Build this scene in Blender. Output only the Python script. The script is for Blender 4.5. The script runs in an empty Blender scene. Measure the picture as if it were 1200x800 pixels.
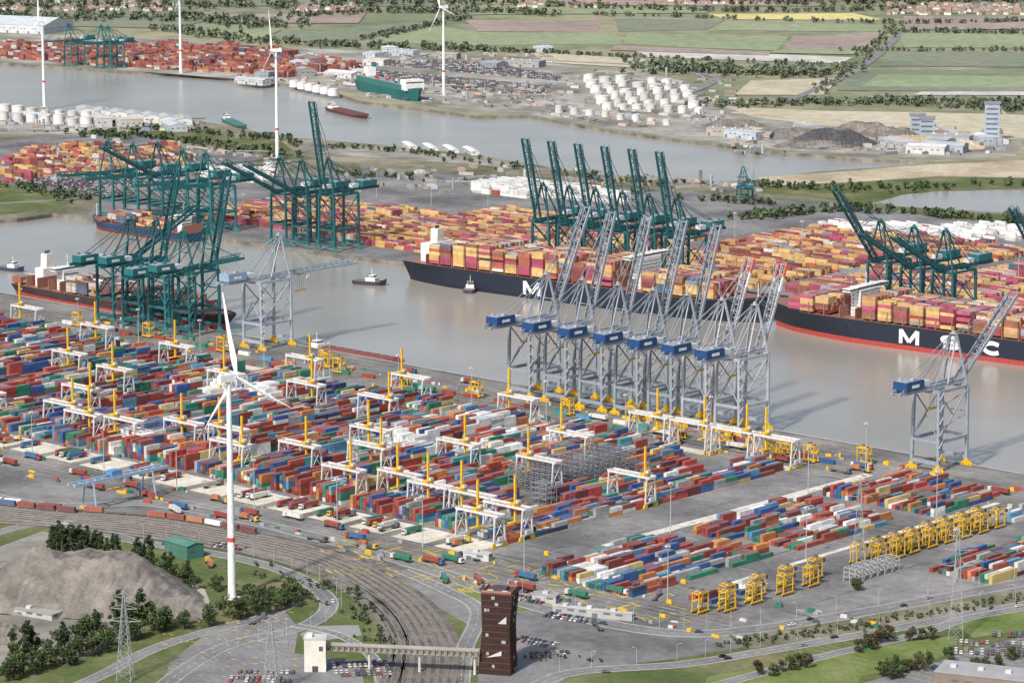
import bpy, math, random
import numpy as np
from mathutils import Vector, Matrix, noise
R=random.Random(11)
HC=460.0; FPX=3767.0; P=math.atan(690/3767); HD=math.radians(42.6); CX,CY=1406.0,-1723.0
sH,cH,sP,cP=math.sin(HD),math.cos(HD),math.sin(P),math.cos(P)
# image pixel coordinates -> position on the ground plane (metres)
def G(u,v):
    s=v+290.0; D=FPX*HC/(s*cP); l=(u-600)*D/FPX; d=(D-HC*sP)/cP
    return (CX+l*cH-d*sH, CY+l*sH+d*cH)
def GP(pts): return [G(u,v) for u,v in pts]
scn=bpy.context.scene
def link(o): scn.collection.objects.link(o); return o
# ---------------------------------------------------------------- materials
def nodes(name):
    m=bpy.data.materials.new(name); m.use_nodes=True; nt=m.node_tree
    return m,nt,nt.nodes['Principled BSDF']
def N(nt,t,**k):
    n=nt.nodes.new(t)
    for a,b in k.items(): setattr(n,a,b)
    return n
def paint_mat(name,rough=0.55,lo=0.72,hi=1.12,sc=0.35,metal=0.0):
    m,nt,b=nodes(name)
    a=N(nt,'ShaderNodeAttribute'); a.attribute_name='Col'
    g=N(nt,'ShaderNodeNewGeometry')
    no=N(nt,'ShaderNodeTexNoise'); no.inputs['Scale'].default_value=sc; no.inputs['Detail'].default_value=4
    no.inputs['Roughness'].default_value=0.7
    nt.links.new(g.outputs['Position'],no.inputs['Vector'])
    mr=N(nt,'ShaderNodeMapRange'); mr.inputs['From Min'].default_value=0.3; mr.inputs['From Max'].default_value=0.7
    mr.inputs['To Min'].default_value=lo; mr.inputs['To Max'].default_value=hi
    nt.links.new(no.outputs['Fac'],mr.inputs['Value'])
    mx=N(nt,'ShaderNodeVectorMath',operation='SCALE')
    nt.links.new(a.outputs['Color'],mx.inputs[0]); nt.links.new(mr.outputs['Result'],mx.inputs['Scale'])
    nt.links.new(mx.outputs['Vector'],b.inputs['Base Color'])
    b.inputs['Roughness'].default_value=rough; b.inputs['Metallic'].default_value=metal
    return m
PAINT=paint_mat('painted_steel'); CONT=paint_mat('container_paint',0.6,0.68,1.2,0.22)
LEAF=paint_mat('foliage',0.8,0.6,1.35,0.12); WALL=paint_mat('building_surface',0.8,0.8,1.1,0.1)
def gmat(name,c1,c2,c3,s1,s2,rough=0.9,bump=0.0):
    m,nt,b=nodes(name)
    g=N(nt,'ShaderNodeNewGeometry')
    n1=N(nt,'ShaderNodeTexNoise'); n1.inputs['Scale'].default_value=s1; n1.inputs['Detail'].default_value=6; n1.inputs['Roughness'].default_value=0.62
    n2=N(nt,'ShaderNodeTexNoise'); n2.inputs['Scale'].default_value=s2; n2.inputs['Detail'].default_value=4; n2.inputs['Roughness'].default_value=0.7
    for n in (n1,n2): nt.links.new(g.outputs['Position'],n.inputs['Vector'])
    cr=N(nt,'ShaderNodeValToRGB'); e=cr.color_ramp.elements
    e[0].position=0.36; e[0].color=(*c1,1); e[1].position=0.64; e[1].color=(*c3,1)
    k=e.new(0.5); k.color=(*c2,1)
    nt.links.new(n1.outputs['Fac'],cr.inputs['Fac'])
    mr=N(nt,'ShaderNodeMapRange'); mr.inputs['From Min'].default_value=0.3; mr.inputs['From Max'].default_value=0.7
    mr.inputs['To Min'].default_value=0.75; mr.inputs['To Max'].default_value=1.2
    nt.links.new(n2.outputs['Fac'],mr.inputs['Value'])
    mx=N(nt,'ShaderNodeVectorMath',operation='SCALE')
    nt.links.new(cr.outputs['Color'],mx.inputs[0]); nt.links.new(mr.outputs['Result'],mx.inputs['Scale'])
    nt.links.new(mx.outputs['Vector'],b.inputs['Base Color']); b.inputs['Roughness'].default_value=rough
    b.inputs['Specular IOR Level'].default_value=0.2
    return m
ASPH=gmat('asphalt_yard',(.108,.108,.11),(.168,.167,.168),(.24,.235,.23),.014,.15)
ASPH2=gmat('asphalt_road',(.15,.15,.152),(.19,.19,.19),(.225,.222,.22),.03,.4)
CONC=gmat('concrete_pad',(.46,.44,.38),(.56,.54,.48),(.64,.62,.56),.05,.3)
GRASS=gmat('grass',(.065,.095,.03),(.10,.125,.045),(.18,.17,.09),.02,.25)
SCRUB=gmat('scrub_ground',(.09,.10,.055),(.17,.16,.11),(.28,.25,.20),.012,.12)
LAWN=gmat('lawn',(.10,.145,.035),(.14,.18,.055),(.19,.21,.09),.03,.3)
SAND=gmat('sand_ground',(.30,.25,.17),(.40,.34,.24),(.48,.42,.32),.01,.1)
BALL=gmat('railway_ballast',(.085,.075,.067),(.135,.118,.104),(.19,.17,.15),.08,.9)
GRAV=gmat('gravel_heap',(.12,.108,.098),(.17,.155,.14),(.23,.21,.19),.07,.6)
DGRAV=gmat('dark_heap',(.05,.05,.055),(.07,.07,.075),(.1,.1,.1),.07,.6)
INDU=gmat('industrial_ground',(.15,.145,.12),(.25,.24,.21),(.38,.37,.34),.008,.05)
FIELD=gmat('farmland',(.15,.17,.10),(.22,.225,.145),(.29,.27,.18),.0025,.02)  # far land: this and the field colours below are paled to paint in haze
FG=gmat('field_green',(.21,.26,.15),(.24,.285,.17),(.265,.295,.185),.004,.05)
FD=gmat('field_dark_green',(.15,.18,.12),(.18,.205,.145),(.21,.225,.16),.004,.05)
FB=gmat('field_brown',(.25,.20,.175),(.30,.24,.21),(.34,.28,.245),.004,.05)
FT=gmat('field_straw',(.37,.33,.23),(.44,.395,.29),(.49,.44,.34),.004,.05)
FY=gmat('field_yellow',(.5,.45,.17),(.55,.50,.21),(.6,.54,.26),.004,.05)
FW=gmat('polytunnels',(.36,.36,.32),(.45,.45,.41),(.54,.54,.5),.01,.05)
YEL=gmat('yellow_marking',(.55,.40,.06),(.62,.46,.09),(.7,.54,.12),.1,.9)
WHT=gmat('white_marking',(.5,.5,.48),(.6,.6,.58),(.7,.7,.68),.1,.9)
RAILM=gmat('rail_steel',(.22,.2,.18),(.3,.28,.26),(.36,.34,.32),.1,.9,.5)
DARKL=gmat('tar_seam',(.07,.07,.07),(.09,.09,.09),(.11,.11,.11),.1,.9)
KERB=gmat('kerb_concrete',(.38,.37,.34),(.45,.44,.41),(.5,.49,.46),.1,.9)
QWALL=gmat('quay_wall',(.10,.095,.08),(.17,.16,.14),(.25,.24,.22),.05,.5)
def water_mat():
    m,nt,b=nodes('harbour_water')
    g=N(nt,'ShaderNodeNewGeometry')
    n1=N(nt,'ShaderNodeTexNoise'); n1.inputs['Scale'].default_value=.006; n1.inputs['Detail'].default_value=4
    n2=N(nt,'ShaderNodeTexNoise'); n2.inputs['Scale'].default_value=.35; n2.inputs['Detail'].default_value=4
    for n in (n1,n2): nt.links.new(g.outputs['Position'],n.inputs['Vector'])
    cr=N(nt,'ShaderNodeValToRGB'); e=cr.color_ramp.elements
    e[0].position=.35; e[0].color=(.25,.24,.21,1); e[1].position=.65; e[1].color=(.30,.288,.255,1)
    nt.links.new(n1.outputs['Fac'],cr.inputs['Fac']); nt.links.new(cr.outputs['Color'],b.inputs['Base Color'])
    bp=N(nt,'ShaderNodeBump'); bp.inputs['Strength'].default_value=.25; bp.inputs['Distance'].default_value=.5
    nt.links.new(n2.outputs['Fac'],bp.inputs['Height']); nt.links.new(bp.outputs['Normal'],b.inputs['Normal'])
    b.inputs['Roughness'].default_value=.24
    return m
WATER=water_mat()
# ---------------------------------------------------------------- mesh builder
BF=[(3,2,1,0),(4,5,6,7),(0,1,5,4),(1,2,6,5),(2,3,7,6),(3,0,4,7)]
class MB:
    def __init__(s): s.v=[];s.f=[];s.c=[]
    def p8(s,p,col,top=None):
        n=len(s.v); s.v+= [tuple(q) for q in p]
        for i,f in enumerate(BF):
            s.f.append(tuple(n+k for k in f)); s.c.append(top if (i==1 and top) else col)
    def box(s,x,y,z,sx,sy,sz,col,top=None,rot=0,tx=1,ty=1):
        c,sn=math.cos(rot),math.sin(rot); p=[]
        for zz,ax,ay in ((z,1,1),(z+sz,tx,ty)):
            for a,b in ((-1,-1),(1,-1),(1,1),(-1,1)):
                dx,dy=a*sx/2*ax,b*sy/2*ay
                p.append((x+dx*c-dy*sn,y+dx*sn+dy*c,zz))
        s.p8(p,col,top)
    def beam(s,a,b,w,col,h=None):
        h=h or w; a=Vector(a);b=Vector(b);d=(b-a).normalized()
        up=Vector((0,0,1)) if abs(d.z)<.95 else Vector((0,1,0))
        e=d.cross(up).normalized()*w/2; g=e.cross(d).normalized()*h/2
        s.p8([a-e-g,a+e-g,a+e+g,a-e+g,b-e-g,b+e-g,b+e+g,b-e+g],col)
    def cyl(s,a,b,r0,r1,n,col,cap=True):
        a=Vector(a);b=Vector(b);d=(b-a).normalized()
        up=Vector((0,0,1)) if abs(d.z)<.95 else Vector((0,1,0))
        e=d.cross(up).normalized(); g=e.cross(d).normalized(); k=len(s.v)
        for q,r in ((a,r0),(b,r1)):
            for i in range(n):
                t=2*math.pi*i/n; s.v.append(tuple(q+(e*math.cos(t)+g*math.sin(t))*r))
        for i in range(n):
            j=(i+1)%n; s.f.append((k+i,k+j,k+n+j,k+n+i)); s.c.append(col)
        if cap:
            s.f.append(tuple(k+n+i for i in range(n))); s.c.append(col)
            s.f.append(tuple(k+n-1-i for i in range(n))); s.c.append(col)
    def face(s,pts,col):
        k=len(s.v); s.v+=[tuple(p) for p in pts]; s.f.append(tuple(range(k,k+len(pts)))); s.c.append(col)
    def merge(s,o,x,y,z=0,rot=0,swap=None):
        k=len(s.v); c,sn=math.cos(rot),math.sin(rot)
        s.v+=[(x+a*c-b*sn,y+a*sn+b*c,z+d) for a,b,d in o.v]
        s.f+=[tuple(i+k for i in f) for f in o.f]
        s.c+=[(swap[1] if (swap and cc==swap[0]) else cc) for cc in o.c]
    def mesh(s,name,mat):
        me=bpy.data.meshes.new(name); me.from_pydata(s.v,[],s.f)
        at=me.attributes.new('Col','FLOAT_COLOR','FACE')
        arr=np.ones((len(s.c),4),np.float32); arr[:,:3]=np.array(s.c,np.float32)[:,:3]
        at.data.foreach_set('color',arr.ravel()); me.materials.append(mat); return me
    def obj(s,name,mat=None,loc=(0,0,0),rot=0,parent=None):
        return inst(name,s.mesh(name,mat or PAINT),loc,rot,parent)
def inst(name,me,loc=(0,0,0),rot=0,parent=None,sc=1):
    o=bpy.data.objects.new(name,me); o.location=loc; o.rotation_euler=(0,0,rot); o.scale=(sc,sc,sc)
    if parent: o.parent=parent
    return link(o)
def empty(name,loc=(0,0,0),rot=0):
    o=bpy.data.objects.new(name,None); o.location=loc; o.rotation_euler=(0,0,rot); return link(o)
def poly(name,pts,z,mat,wall=None):
    me=bpy.data.meshes.new(name); n=len(pts)
    V=[(x,y,z) for x,y in pts]; Fs=[tuple(range(n))]
    a=sum(pts[i][0]*pts[(i+1)%n][1]-pts[(i+1)%n][0]*pts[i][1] for i in range(n))
    if a<0: V=V[::-1]
    if wall is not None:
        V+=[(x,y,wall) for x,y,_ in V]
        Fs+=[(n+i,n+(i+1)%n,(i+1)%n,i) for i in range(n)]
    me.from_pydata(V,[],Fs); me.materials.append(mat)
    if wall is not None:
        me.materials.append(QWALL)
        for p in me.polygons[1:]: p.material_index=1
    return inst(name,me)
def smooth(pts,k=8):
    out=[]; n=len(pts)
    for i in range(n-1):
        p0=pts[max(i-1,0)];p1=pts[i];p2=pts[i+1];p3=pts[min(i+2,n-1)]
        for j in range(k):
            t=j/k
            out.append(tuple(.5*((2*p1[a])+(-p0[a]+p2[a])*t+(2*p0[a]-5*p1[a]+4*p2[a]-p3[a])*t*t+(-p0[a]+3*p1[a]-3*p2[a]+p3[a])*t**3) for a in (0,1)))
    out.append(pts[-1]); return out
def offs(pts,d):
    o=[]
    for i,p in enumerate(pts):
        a=pts[max(i-1,0)];b=pts[min(i+1,len(pts)-1)]
        dx,dy=b[0]-a[0],b[1]-a[1];L=math.hypot(dx,dy) or 1
        o.append((p[0]-dy/L*d,p[1]+dx/L*d))
    return o
class Strip:
    def __init__(s): s.v=[];s.f=[]
    def ribbon(s,pts,w,z,h=0,dash=None):
        A=offs(pts,w/2);B=offs(pts,-w/2)
        for i in range(len(pts)-1):
            if dash and (i//dash)%2: continue
            k=len(s.v)
            s.v+=[(*B[i],z),(*B[i+1],z),(*A[i+1],z),(*A[i],z)]; s.f.append((k,k+1,k+2,k+3))
            if h:
                k=len(s.v); s.v+=[(*B[i],z-h),(*B[i+1],z-h),(*A[i+1],z-h),(*A[i],z-h)]
                s.f+=[(k,k+1,k-3,k-4),(k+2,k+3,k-1,k-2)]
    def quad(s,x0,y0,x1,y1,z):
        k=len(s.v); s.v+=[(x0,y0,z),(x1,y0,z),(x1,y1,z),(x0,y1,z)]; s.f.append((k,k+1,k+2,k+3))
    def line(s,a,b,w,z): s.ribbon([a,b],w,z)
    def obj(s,name,mat):
        me=bpy.data.meshes.new(name); me.from_pydata(s.v,[],s.f); me.materials.append(mat); return inst(name,me)
def inside(x,y,pg):
    c=False;n=len(pg);j=n-1
    for i in range(n):
        if (pg[i][1]>y)!=(pg[j][1]>y) and x<(pg[j][0]-pg[i][0])*(y-pg[i][1])/(pg[j][1]-pg[i][1])+pg[i][0]: c=not c
        j=i
    return c
# ---------------------------------------------------------------- containers
NEAR=[((.28,.05,.03),6),((.39,.05,.035),3.2),((.025,.09,.27),3.6),((.08,.24,.38),1.3),((.02,.19,.11),2.8),((.64,.64,.61),2.0),((.30,.31,.32),1.5),((.52,.18,.04),2.0),((.15,.03,.035),2.6),((.025,.04,.11),1.5),((.04,.24,.25),.8),((.55,.41,.15),1.0)]
MSCP=[((.64,.41,.15),5.5),((.56,.33,.11),3.2),((.29,.12,.065),3.2),((.38,.06,.12),3.0),((.22,.05,.055),3),((.42,.11,.06),2.2),((.6,.57,.5),.9),((.25,.27,.3),.6),((.05,.13,.25),.5)]
MAGP=[((.64,.42,.16),5),((.45,.07,.16),3.6),((.36,.055,.10),3.4),((.27,.10,.06),3.2),((.54,.31,.13),2.6),((.62,.5,.43),1.2),((.05,.13,.25),.7),((.3,.31,.33),.6)]
REEF=[((.74,.74,.72),9),((.55,.57,.58),2),((.62,.62,.6),3),((.3,.05,.04),.6)]
REDP=[((.34,.10,.07),4),((.27,.07,.055),4),((.42,.19,.10),2),((.16,.06,.06),2),((.5,.47,.43),1.2),((.07,.12,.22),1)]
def pick(pal):
    t=R.random()*sum(w for _,w in pal)
    for c,w in pal:
        t-=w
        if t<=0: return c
    return pal[0][0]
class Boxes:
    def __init__(s): s.a=[];s.c=[]
    def add(s,x,y,z,lx,ly,lz,c): s.a.append((x,y,z,lx,ly,lz)); s.c.append(c)
    def obj(s,name,mat=None,loc=(0,0,0),rot=0,parent=None):
        a=np.array(s.a,np.float64); n=len(a)
        if n==0: return
        off=np.array([(-.5,-.5,0),(.5,-.5,0),(.5,.5,0),(-.5,.5,0),(-.5,-.5,1),(.5,-.5,1),(.5,.5,1),(-.5,.5,1)])
        V=(a[:,None,:3]+off[None]*a[:,None,3:]).reshape(-1,3)
        Fc=(np.array(BF[1:])[None]+8*np.arange(n)[:,None,None]).reshape(-1,4)
        me=bpy.data.meshes.new(name); me.from_pydata(V.tolist(),[],Fc.tolist())
        c=np.array(s.c); col=np.ones((n,5,4),np.float32); col[:,:,:3]=c[:,None,:]
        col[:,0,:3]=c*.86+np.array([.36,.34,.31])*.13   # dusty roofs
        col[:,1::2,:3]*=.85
        at=me.attributes.new('Col','FLOAT_COLOR','FACE'); at.data.foreach_set('color',col.ravel())
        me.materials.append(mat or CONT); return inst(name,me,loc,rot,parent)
def var(c):
    k=R.uniform(.78,1.2); g=sum(c)/3; f=R.uniform(0,.16)
    return tuple(min(.85,(v*(1-f)+g*f)*k+R.uniform(0,.01)) for v in c)
def yard(name,pg,axis,pal,hmax,fill,rowgap=.35,aisle=0,seed=0,loc=(0,0,0),zone=None,xbreak=None,amp=(.62,.75,-1.0,.8)):
    B=Boxes(); xs=[p[0] for p in pg]; ys=[p[1] for p in pg]
    L,W=12.19,2.44
    if axis=='y': u0,u1,w0,w1=min(ys),max(ys),min(xs),max(xs)
    else: u0,u1,w0,w1=min(xs),max(xs),min(ys),max(ys)
    w=w0+1.5; k=0
    while w<w1-1:
        u=u0+L/2; j=0; last=pick(pal)
        while u<u1-L/2:
            x,y=(w,u) if axis=='y' else (u,w)
            if inside(x,y,pg) and not (xbreak and j%xbreak==xbreak-1):
                nz=noise.noise(Vector((x*.02+seed,y*.02,seed*1.7)))
                h=hmax*(amp[0]+amp[1]*nz)+R.uniform(amp[2],amp[3])
                h=int(round(max(0,min(hmax,h))))
                if R.random()>fill: h=0
                pl=zone(x,y) if zone else pal
                two=R.random()<.15
                for t in range(h):
                    if pl is not pal or R.random()>.5: last=pick(pl)
                    c=var(last); z=t*2.62+.02; jx=R.uniform(-.05,.05)
                    for q in ((-3.07,3.07) if two else (0,)):
                        ll=6.06 if two else L
                        if axis=='y': B.add(x+jx,y+q,z,W,ll,2.59,c)
                        else: B.add(x+q,y+jx,z,ll,W,2.59,c)
            u+=L+.45; j+=1
        w+=W+rowgap; k+=1
        if aisle and k%aisle[0]==0: w+=aisle[1]
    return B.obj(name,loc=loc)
# ---------------------------------------------------------------- terrain
def yq(X): return 345+max(0,X+800)*.055
me=bpy.data.meshes.new('water'); me.from_pydata([(-40000,-20000,-4),(20000,-20000,-4),(20000,40000,-4),(-40000,40000,-4)],[],[(0,1,2,3)]); me.materials.append(WATER); inst('water',me)
poly('ground',[(-4000,0),(-4000,-9000),(9000,-9000),(9000,0)],0,GRASS,-9)
near_bank=GP([(1300,180),(1110,190),(1020,197),(960,201),(905,208),(850,216),(790,213),(700,205),(560,182),(470,172),(400,166),(330,160),(230,141),(60,129),(0,123),(-200,110)])
q=[(X,yq(X)) for X in (4000,800,400,0,-300,-600,-800,-1100)]+GP([(62,250),(20,256),(-60,262)])+[(-2600,250)]
poly('ground',q+near_bank[::-1],0,SCRUB,-9)
far_bank=GP([(-200,62),(0,73),(110,81),(230,88),(330,98),(395,109),(420,118),(500,128),(560,136),(620,135),(700,150),(800,164),(900,176),(1000,185),(1110,190),(1300,180)])
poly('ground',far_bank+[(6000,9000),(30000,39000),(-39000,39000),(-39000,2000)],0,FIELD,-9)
poly('yard_pavement',[(-2500,-1.2),(-2500,-445),G(0,598),G(120,612),G(260,628),G(380,650),G(450,676),G(520,715),G(600,760),G(640,790),G(800,770),G(950,745),G(1100,728),G(1300,690),(1500,-1.2)],.04,ASPH)
qe=Strip(); qe.quad(-2500,-1.2,1500,0.3,.15); qe.obj('quay_edge',KERB)
poly('yard_pavement',[(X,yq(X)+1) for X in (1500,400,0,-300,-600,-800,-1080)]+GP([(120,232),(210,214),(290,207),(420,200),(560,205),(640,214),(820,226),(960,240),(1100,252),(1300,262)]),.05,ASPH)
def px(name,pts,z,mat): return poly(name,GP(pts),z,mat)
px('yard_pavement',[(0,165),(60,158),(180,160),(300,185),(300,212),(180,214),(110,230),(40,222),(0,215)],.07,ASPH)
px('sand_ground',[(888,208),(960,203),(1100,192),(1200,188),(1320,192),(1320,212),(1200,208),(1100,206),(1010,213),(900,218)],.06,SAND)
px('grass',[(900,219),(1010,214),(1100,207),(1200,209),(1320,213),(1320,225),(1200,221),(1100,223),(1040,233),(1015,240),(960,232),(890,226)],.08,GRASS)
px('lake',[(1028,237),(1060,228),(1110,224),(1200,223),(1320,222),(1320,250),(1200,250),(1150,248),(1090,244),(1050,242)],.12,WATER)
px('grass',[(1040,244),(1090,246),(1200,253),(1320,254),(1320,262),(1200,262),(1100,256)],.08,GRASS)
px('grass',[(130,148),(330,166),(345,178),(330,184),(200,160),(110,158)],.09,GRASS)
px('grass',[(0,214),(60,224),(95,233),(70,243),(20,250),(0,252),(-60,250)],.09,GRASS)
px('industrial_ground',[(0,125),(60,130),(230,143),(240,152),(110,156),(0,158),(-80,150)],.1,INDU)
px('sand_ground',[(345,168),(470,175),(560,185),(640,198),(640,202),(560,193),(420,184),(350,178)],.1,INDU)
# far land
px('industrial_ground',[(-100,66),(0,72),(110,80),(330,97),(430,112),(520,127),(620,133),(650,100),(690,82),(640,66),(440,60),(330,56),(200,46),(60,40),(-100,40)],.1,INDU)
px('industrial_ground',[(620,134),(700,149),(800,163),(900,174),(1000,184),(1110,188),(1190,183),(1200,165),(1060,158),(960,148),(850,125),(800,95),(740,82),(690,82),(650,100)],.14,INDU)
px('field_straw',[(850,125),(960,130),(1090,132),(1200,135),(1320,140),(1320,168),(1200,164),(1060,157),(960,147),(880,137)],.18,FT)
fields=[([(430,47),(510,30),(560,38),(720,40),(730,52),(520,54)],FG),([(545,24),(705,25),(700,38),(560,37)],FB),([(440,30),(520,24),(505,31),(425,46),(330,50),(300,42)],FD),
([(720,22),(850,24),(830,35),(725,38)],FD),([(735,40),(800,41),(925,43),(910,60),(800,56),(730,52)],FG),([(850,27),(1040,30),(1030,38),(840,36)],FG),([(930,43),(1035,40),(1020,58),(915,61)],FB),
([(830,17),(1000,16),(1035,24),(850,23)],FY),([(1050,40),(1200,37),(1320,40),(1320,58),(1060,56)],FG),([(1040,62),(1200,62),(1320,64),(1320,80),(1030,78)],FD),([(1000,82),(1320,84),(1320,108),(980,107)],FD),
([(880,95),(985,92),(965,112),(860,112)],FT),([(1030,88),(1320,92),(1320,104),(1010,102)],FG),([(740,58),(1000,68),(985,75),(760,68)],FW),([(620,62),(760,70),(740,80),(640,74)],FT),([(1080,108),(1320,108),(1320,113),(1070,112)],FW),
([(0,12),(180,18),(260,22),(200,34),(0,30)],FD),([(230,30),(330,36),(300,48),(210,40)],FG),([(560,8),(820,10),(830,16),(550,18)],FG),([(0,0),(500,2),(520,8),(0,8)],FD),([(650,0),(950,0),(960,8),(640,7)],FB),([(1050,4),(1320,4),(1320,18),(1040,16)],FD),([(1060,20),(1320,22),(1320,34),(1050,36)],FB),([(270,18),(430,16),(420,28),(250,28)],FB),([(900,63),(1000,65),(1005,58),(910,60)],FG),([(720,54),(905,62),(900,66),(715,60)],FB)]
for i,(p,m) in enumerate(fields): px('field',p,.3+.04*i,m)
px('sand_ground',[(0,640),(50,622),(120,640),(150,655),(240,690),(250,715),(170,735),(100,770),(0,780),(-80,780),(-80,640)],.08,INDU)
px('lawn',[(505,690),(540,686),(600,702),(640,712),(610,716),(560,708)],.1,LAWN)
px('lawn',[(1115,728),(1200,714),(1320,700),(1320,722),(1200,738),(1140,747)],.1,LAWN)
px('lawn',[(830,792),(950,772),(1060,752),(1120,744),(1130,756),(1085,778),(1010,792),(1000,810),(820,812)],.1,LAWN)
px('scrub',[(850,745),(1000,725),(1060,712),(1200,690),(1320,668),(1320,684),(1200,704),(1060,729),(1000,742),(880,760)],.1,SCRUB)
px('car_park_pavement',[(1010,800),(1085,780),(1140,760),(1200,745),(1320,725),(1320,830),(1000,830)],.09,ASPH2)
px('car_park_pavement',[(185,812),(200,775),(250,735),(330,712),(350,735),(345,765),(420,775),(430,812)],.09,ASPH2)
px('car_park_pavement',[(560,812),(560,760),(600,745),(700,765),(640,812)],.095,ASPH2)
px('pond',[(352,742),(372,733),(420,732),(424,744),(380,750),(356,750)],.11,WATER)
# ---------------------------------------------------------------- roads
KS=Strip(); MW=Strip(); MY=Strip()
def road(pts,w,z,centre=True,kerb=True,edge='w'):
    s=smooth(GP(pts),14); st=Strip(); st.ribbon(s,w,z); st.obj('road',ASPH2)
    if kerb:
        for d in (w/2+.15,-w/2-.15): KS.ribbon(offs(s,d),.3,z+.1,h=.14)
    if centre: MW.ribbon(s,.2,z+.02,dash=1)
    for d in (w/2-.5,-w/2+.5): (MY if edge=='y' else MW).ribbon(offs(s,d),.13,z+.02)
road([(-40,575),(60,592),(180,590),(300,612),(420,642),(520,672),(600,702),(700,728),(800,742),(900,735),(1040,712),(1200,682),(1320,662)],13,.12)
road([(-60,640),(60,612),(160,634),(260,650),(330,668),(372,690),(385,712),(352,735),(270,755),(215,785),(160,830)],10,.13)
road([(600,830),(660,790),(800,778),(900,762),(1040,738),(1200,708),(1320,690)],10,.14)
road([(720,830),(830,805),(960,770),(1080,742),(1130,725),(1200,712)],8,.16)
road([(20,830),(110,795),(180,760),(250,738),(310,722),(345,705)],9,.145)
road([(345,732),(400,745),(440,775),(450,830)],6,.15)
road([(540,800),(545,760),(560,715),(520,690),(470,668)],9,.155)
road([(920,120),(1000,85),(1045,50),(1060,30)],14,.9,kerb=False)
road([(780,120),(830,100),(835,90),(760,78),(640,72)],12,.9,kerb=False)
road([(-50,240),(60,235),(200,220),(340,208),(560,214),(700,232),(860,240),(1050,262)],10,.14,kerb=False)
# railway
rp=smooth(GP([(-80,588),(60,604),(180,614),(290,634),(375,655),(430,682),(470,712),(492,745),(500,775),(490,830)]),16)
st=Strip(); st.ribbon(rp,40,.17); st.obj('railway_ballast',BALL)
rp2=smooth(GP([(-80,606),(80,616),(220,634),(310,650),(390,676),(440,705),(468,740),(468,775),(450,830)]),16)
st=Strip(); st.ribbon(rp2,14,.22); st.obj('railway_ballast',BALL)
RS=Strip(); SL=Strip()
for base,os_ in ((rp,(-17,-12,-7.5,-3,1.5,6,10.5,15)),(rp2,(-3.5,2.5))):
    for o in os_:
        t=offs(base,o)
        for g in (-.75,.75): RS.ribbon(offs(t,g),.14,.42,h=.16)
        SL.ribbon(t,2.6,.27)
RS.obj('railway_rails',RAILM); SL.obj('railway_sleepers',gmat('sleepers',(.12,.108,.096),(.165,.15,.137),(.21,.195,.18),.4,1.6))
for Y in (-4,-36):
    RS2=Strip(); RS2.line((-2400,Y),(1400,Y),.5,.12); RS2.obj('crane_rail',DARKL)
for Y in (-12,-20,-28,-46,-54,-62,-70,-84,-402,-412,-424): MY.line((-900,Y),(600,Y),.24,.1)
for Y in (-90,-418,-432): MW.line((-900,Y),(600,Y),.22,.1)
BX=[140-36*i for i in range(27)]
CP=Strip()
for i,x in enumerate(BX):
    CP.quad(x-15,-398,x+13,-368,.11)
    if i%2==0: CP.quad(x-14,-97,x+14,-86,.11)
    for k in range(6):
        MY.line((x-13+k*5,-397),(x-13+k*5,-370),.35,.15)
    for sx in (-16,16): MY.line((x+sx,-396),(x+sx,-84),.25,.13)
CP.quad(196,-330,204,-70,.11); CP.quad(305,-300,309,-80,.11)
CP.obj('concrete_pad',CONC)
for k in range(230):
    u=R.uniform(370,800);v=640+(u-380)*.15+R.uniform(-16,28); a=G(u,v); an=R.choice((0,math.pi/2,.5,-.4)); L=R.uniform(3,16)
    MY.line(a,(a[0]+L*math.cos(an),a[1]+L*math.sin(an)),R.uniform(.3,.9),.19+k*.0005)
for k in range(110):
    u=R.uniform(190,345); v=R.uniform(705,795); a=G(u,v); MY.line(a,(a[0]+R.uniform(1,4),a[1]+R.uniform(-1,1)),.6,.2+k*.0005)
for k in range(60):
    x=R.uniform(180,420); y=R.uniform(-430,-30); MW.line((x,y),(x+(12 if k%2 else 0),y+(0 if k%2 else 12)),.3,.12+k*.0003)
for k in range(40): MW.line((290+R.uniform(0,15),-420+k*9),(300,-420+k*9),.25,.16)
MW.obj('road_marking',WHT); MY.obj('road_marking',YEL); KS.obj('kerb',KERB)
TS=Strip()
for k in range(150):
    x=R.uniform(-700,600);y=R.uniform(-450,-5)
    if R.random()<.5: TS.line((x,y),(x+R.uniform(20,90),y+R.uniform(-1,1)),R.uniform(.3,1.6),.085+k*.0001)
    else: TS.line((x,y),(x+R.uniform(-1,1),y+R.uniform(15,50)),R.uniform(.3,1.2),.085+k*.0001)
TS.obj('tyre_marks',DARKL)
# ---------------------------------------------------------------- container yards
for i,x in enumerate(BX):
    def zone(X,Y,i=i):
        n=noise.noise(Vector((X*.012,Y*.02,3)))
        if 3<=i<=6 and -240<Y<-130 and n>-.1 and R.random()<.7: return REEF
        if n>.55: return REEF
        return NEAR
    y1=-100 if i!=0 else -92
    if i==2:
        yard('container_stack',[(x-13,-362),(x+13,-362),(x+13,-262),(x-13,-262)],'y',NEAR,4,.93,seed=i)
        yard('container_stack',[(x-13,-160),(x+13,-160),(x+13,-104),(x-13,-104)],'y',NEAR,3,.8,seed=i)
    elif i==1:
        yard('container_stack',[(x-13,-362),(x+5,-362),(x+5,-280),(x-13,-280)],'y',NEAR,4,.93,seed=i)
        yard('container_stack',[(x-13,-262),(x+13,-262),(x+13,-130),(x-13,-130)],'y',NEAR,3,.9,seed=i)
    else:
        yard('container_stack',[(x-14,-362),(x+14,-362),(x+14,y1),(x-14,y1)],'y',NEAR,5 if i else 3,.97,seed=i,zone=zone,rowgap=.38)
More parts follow.
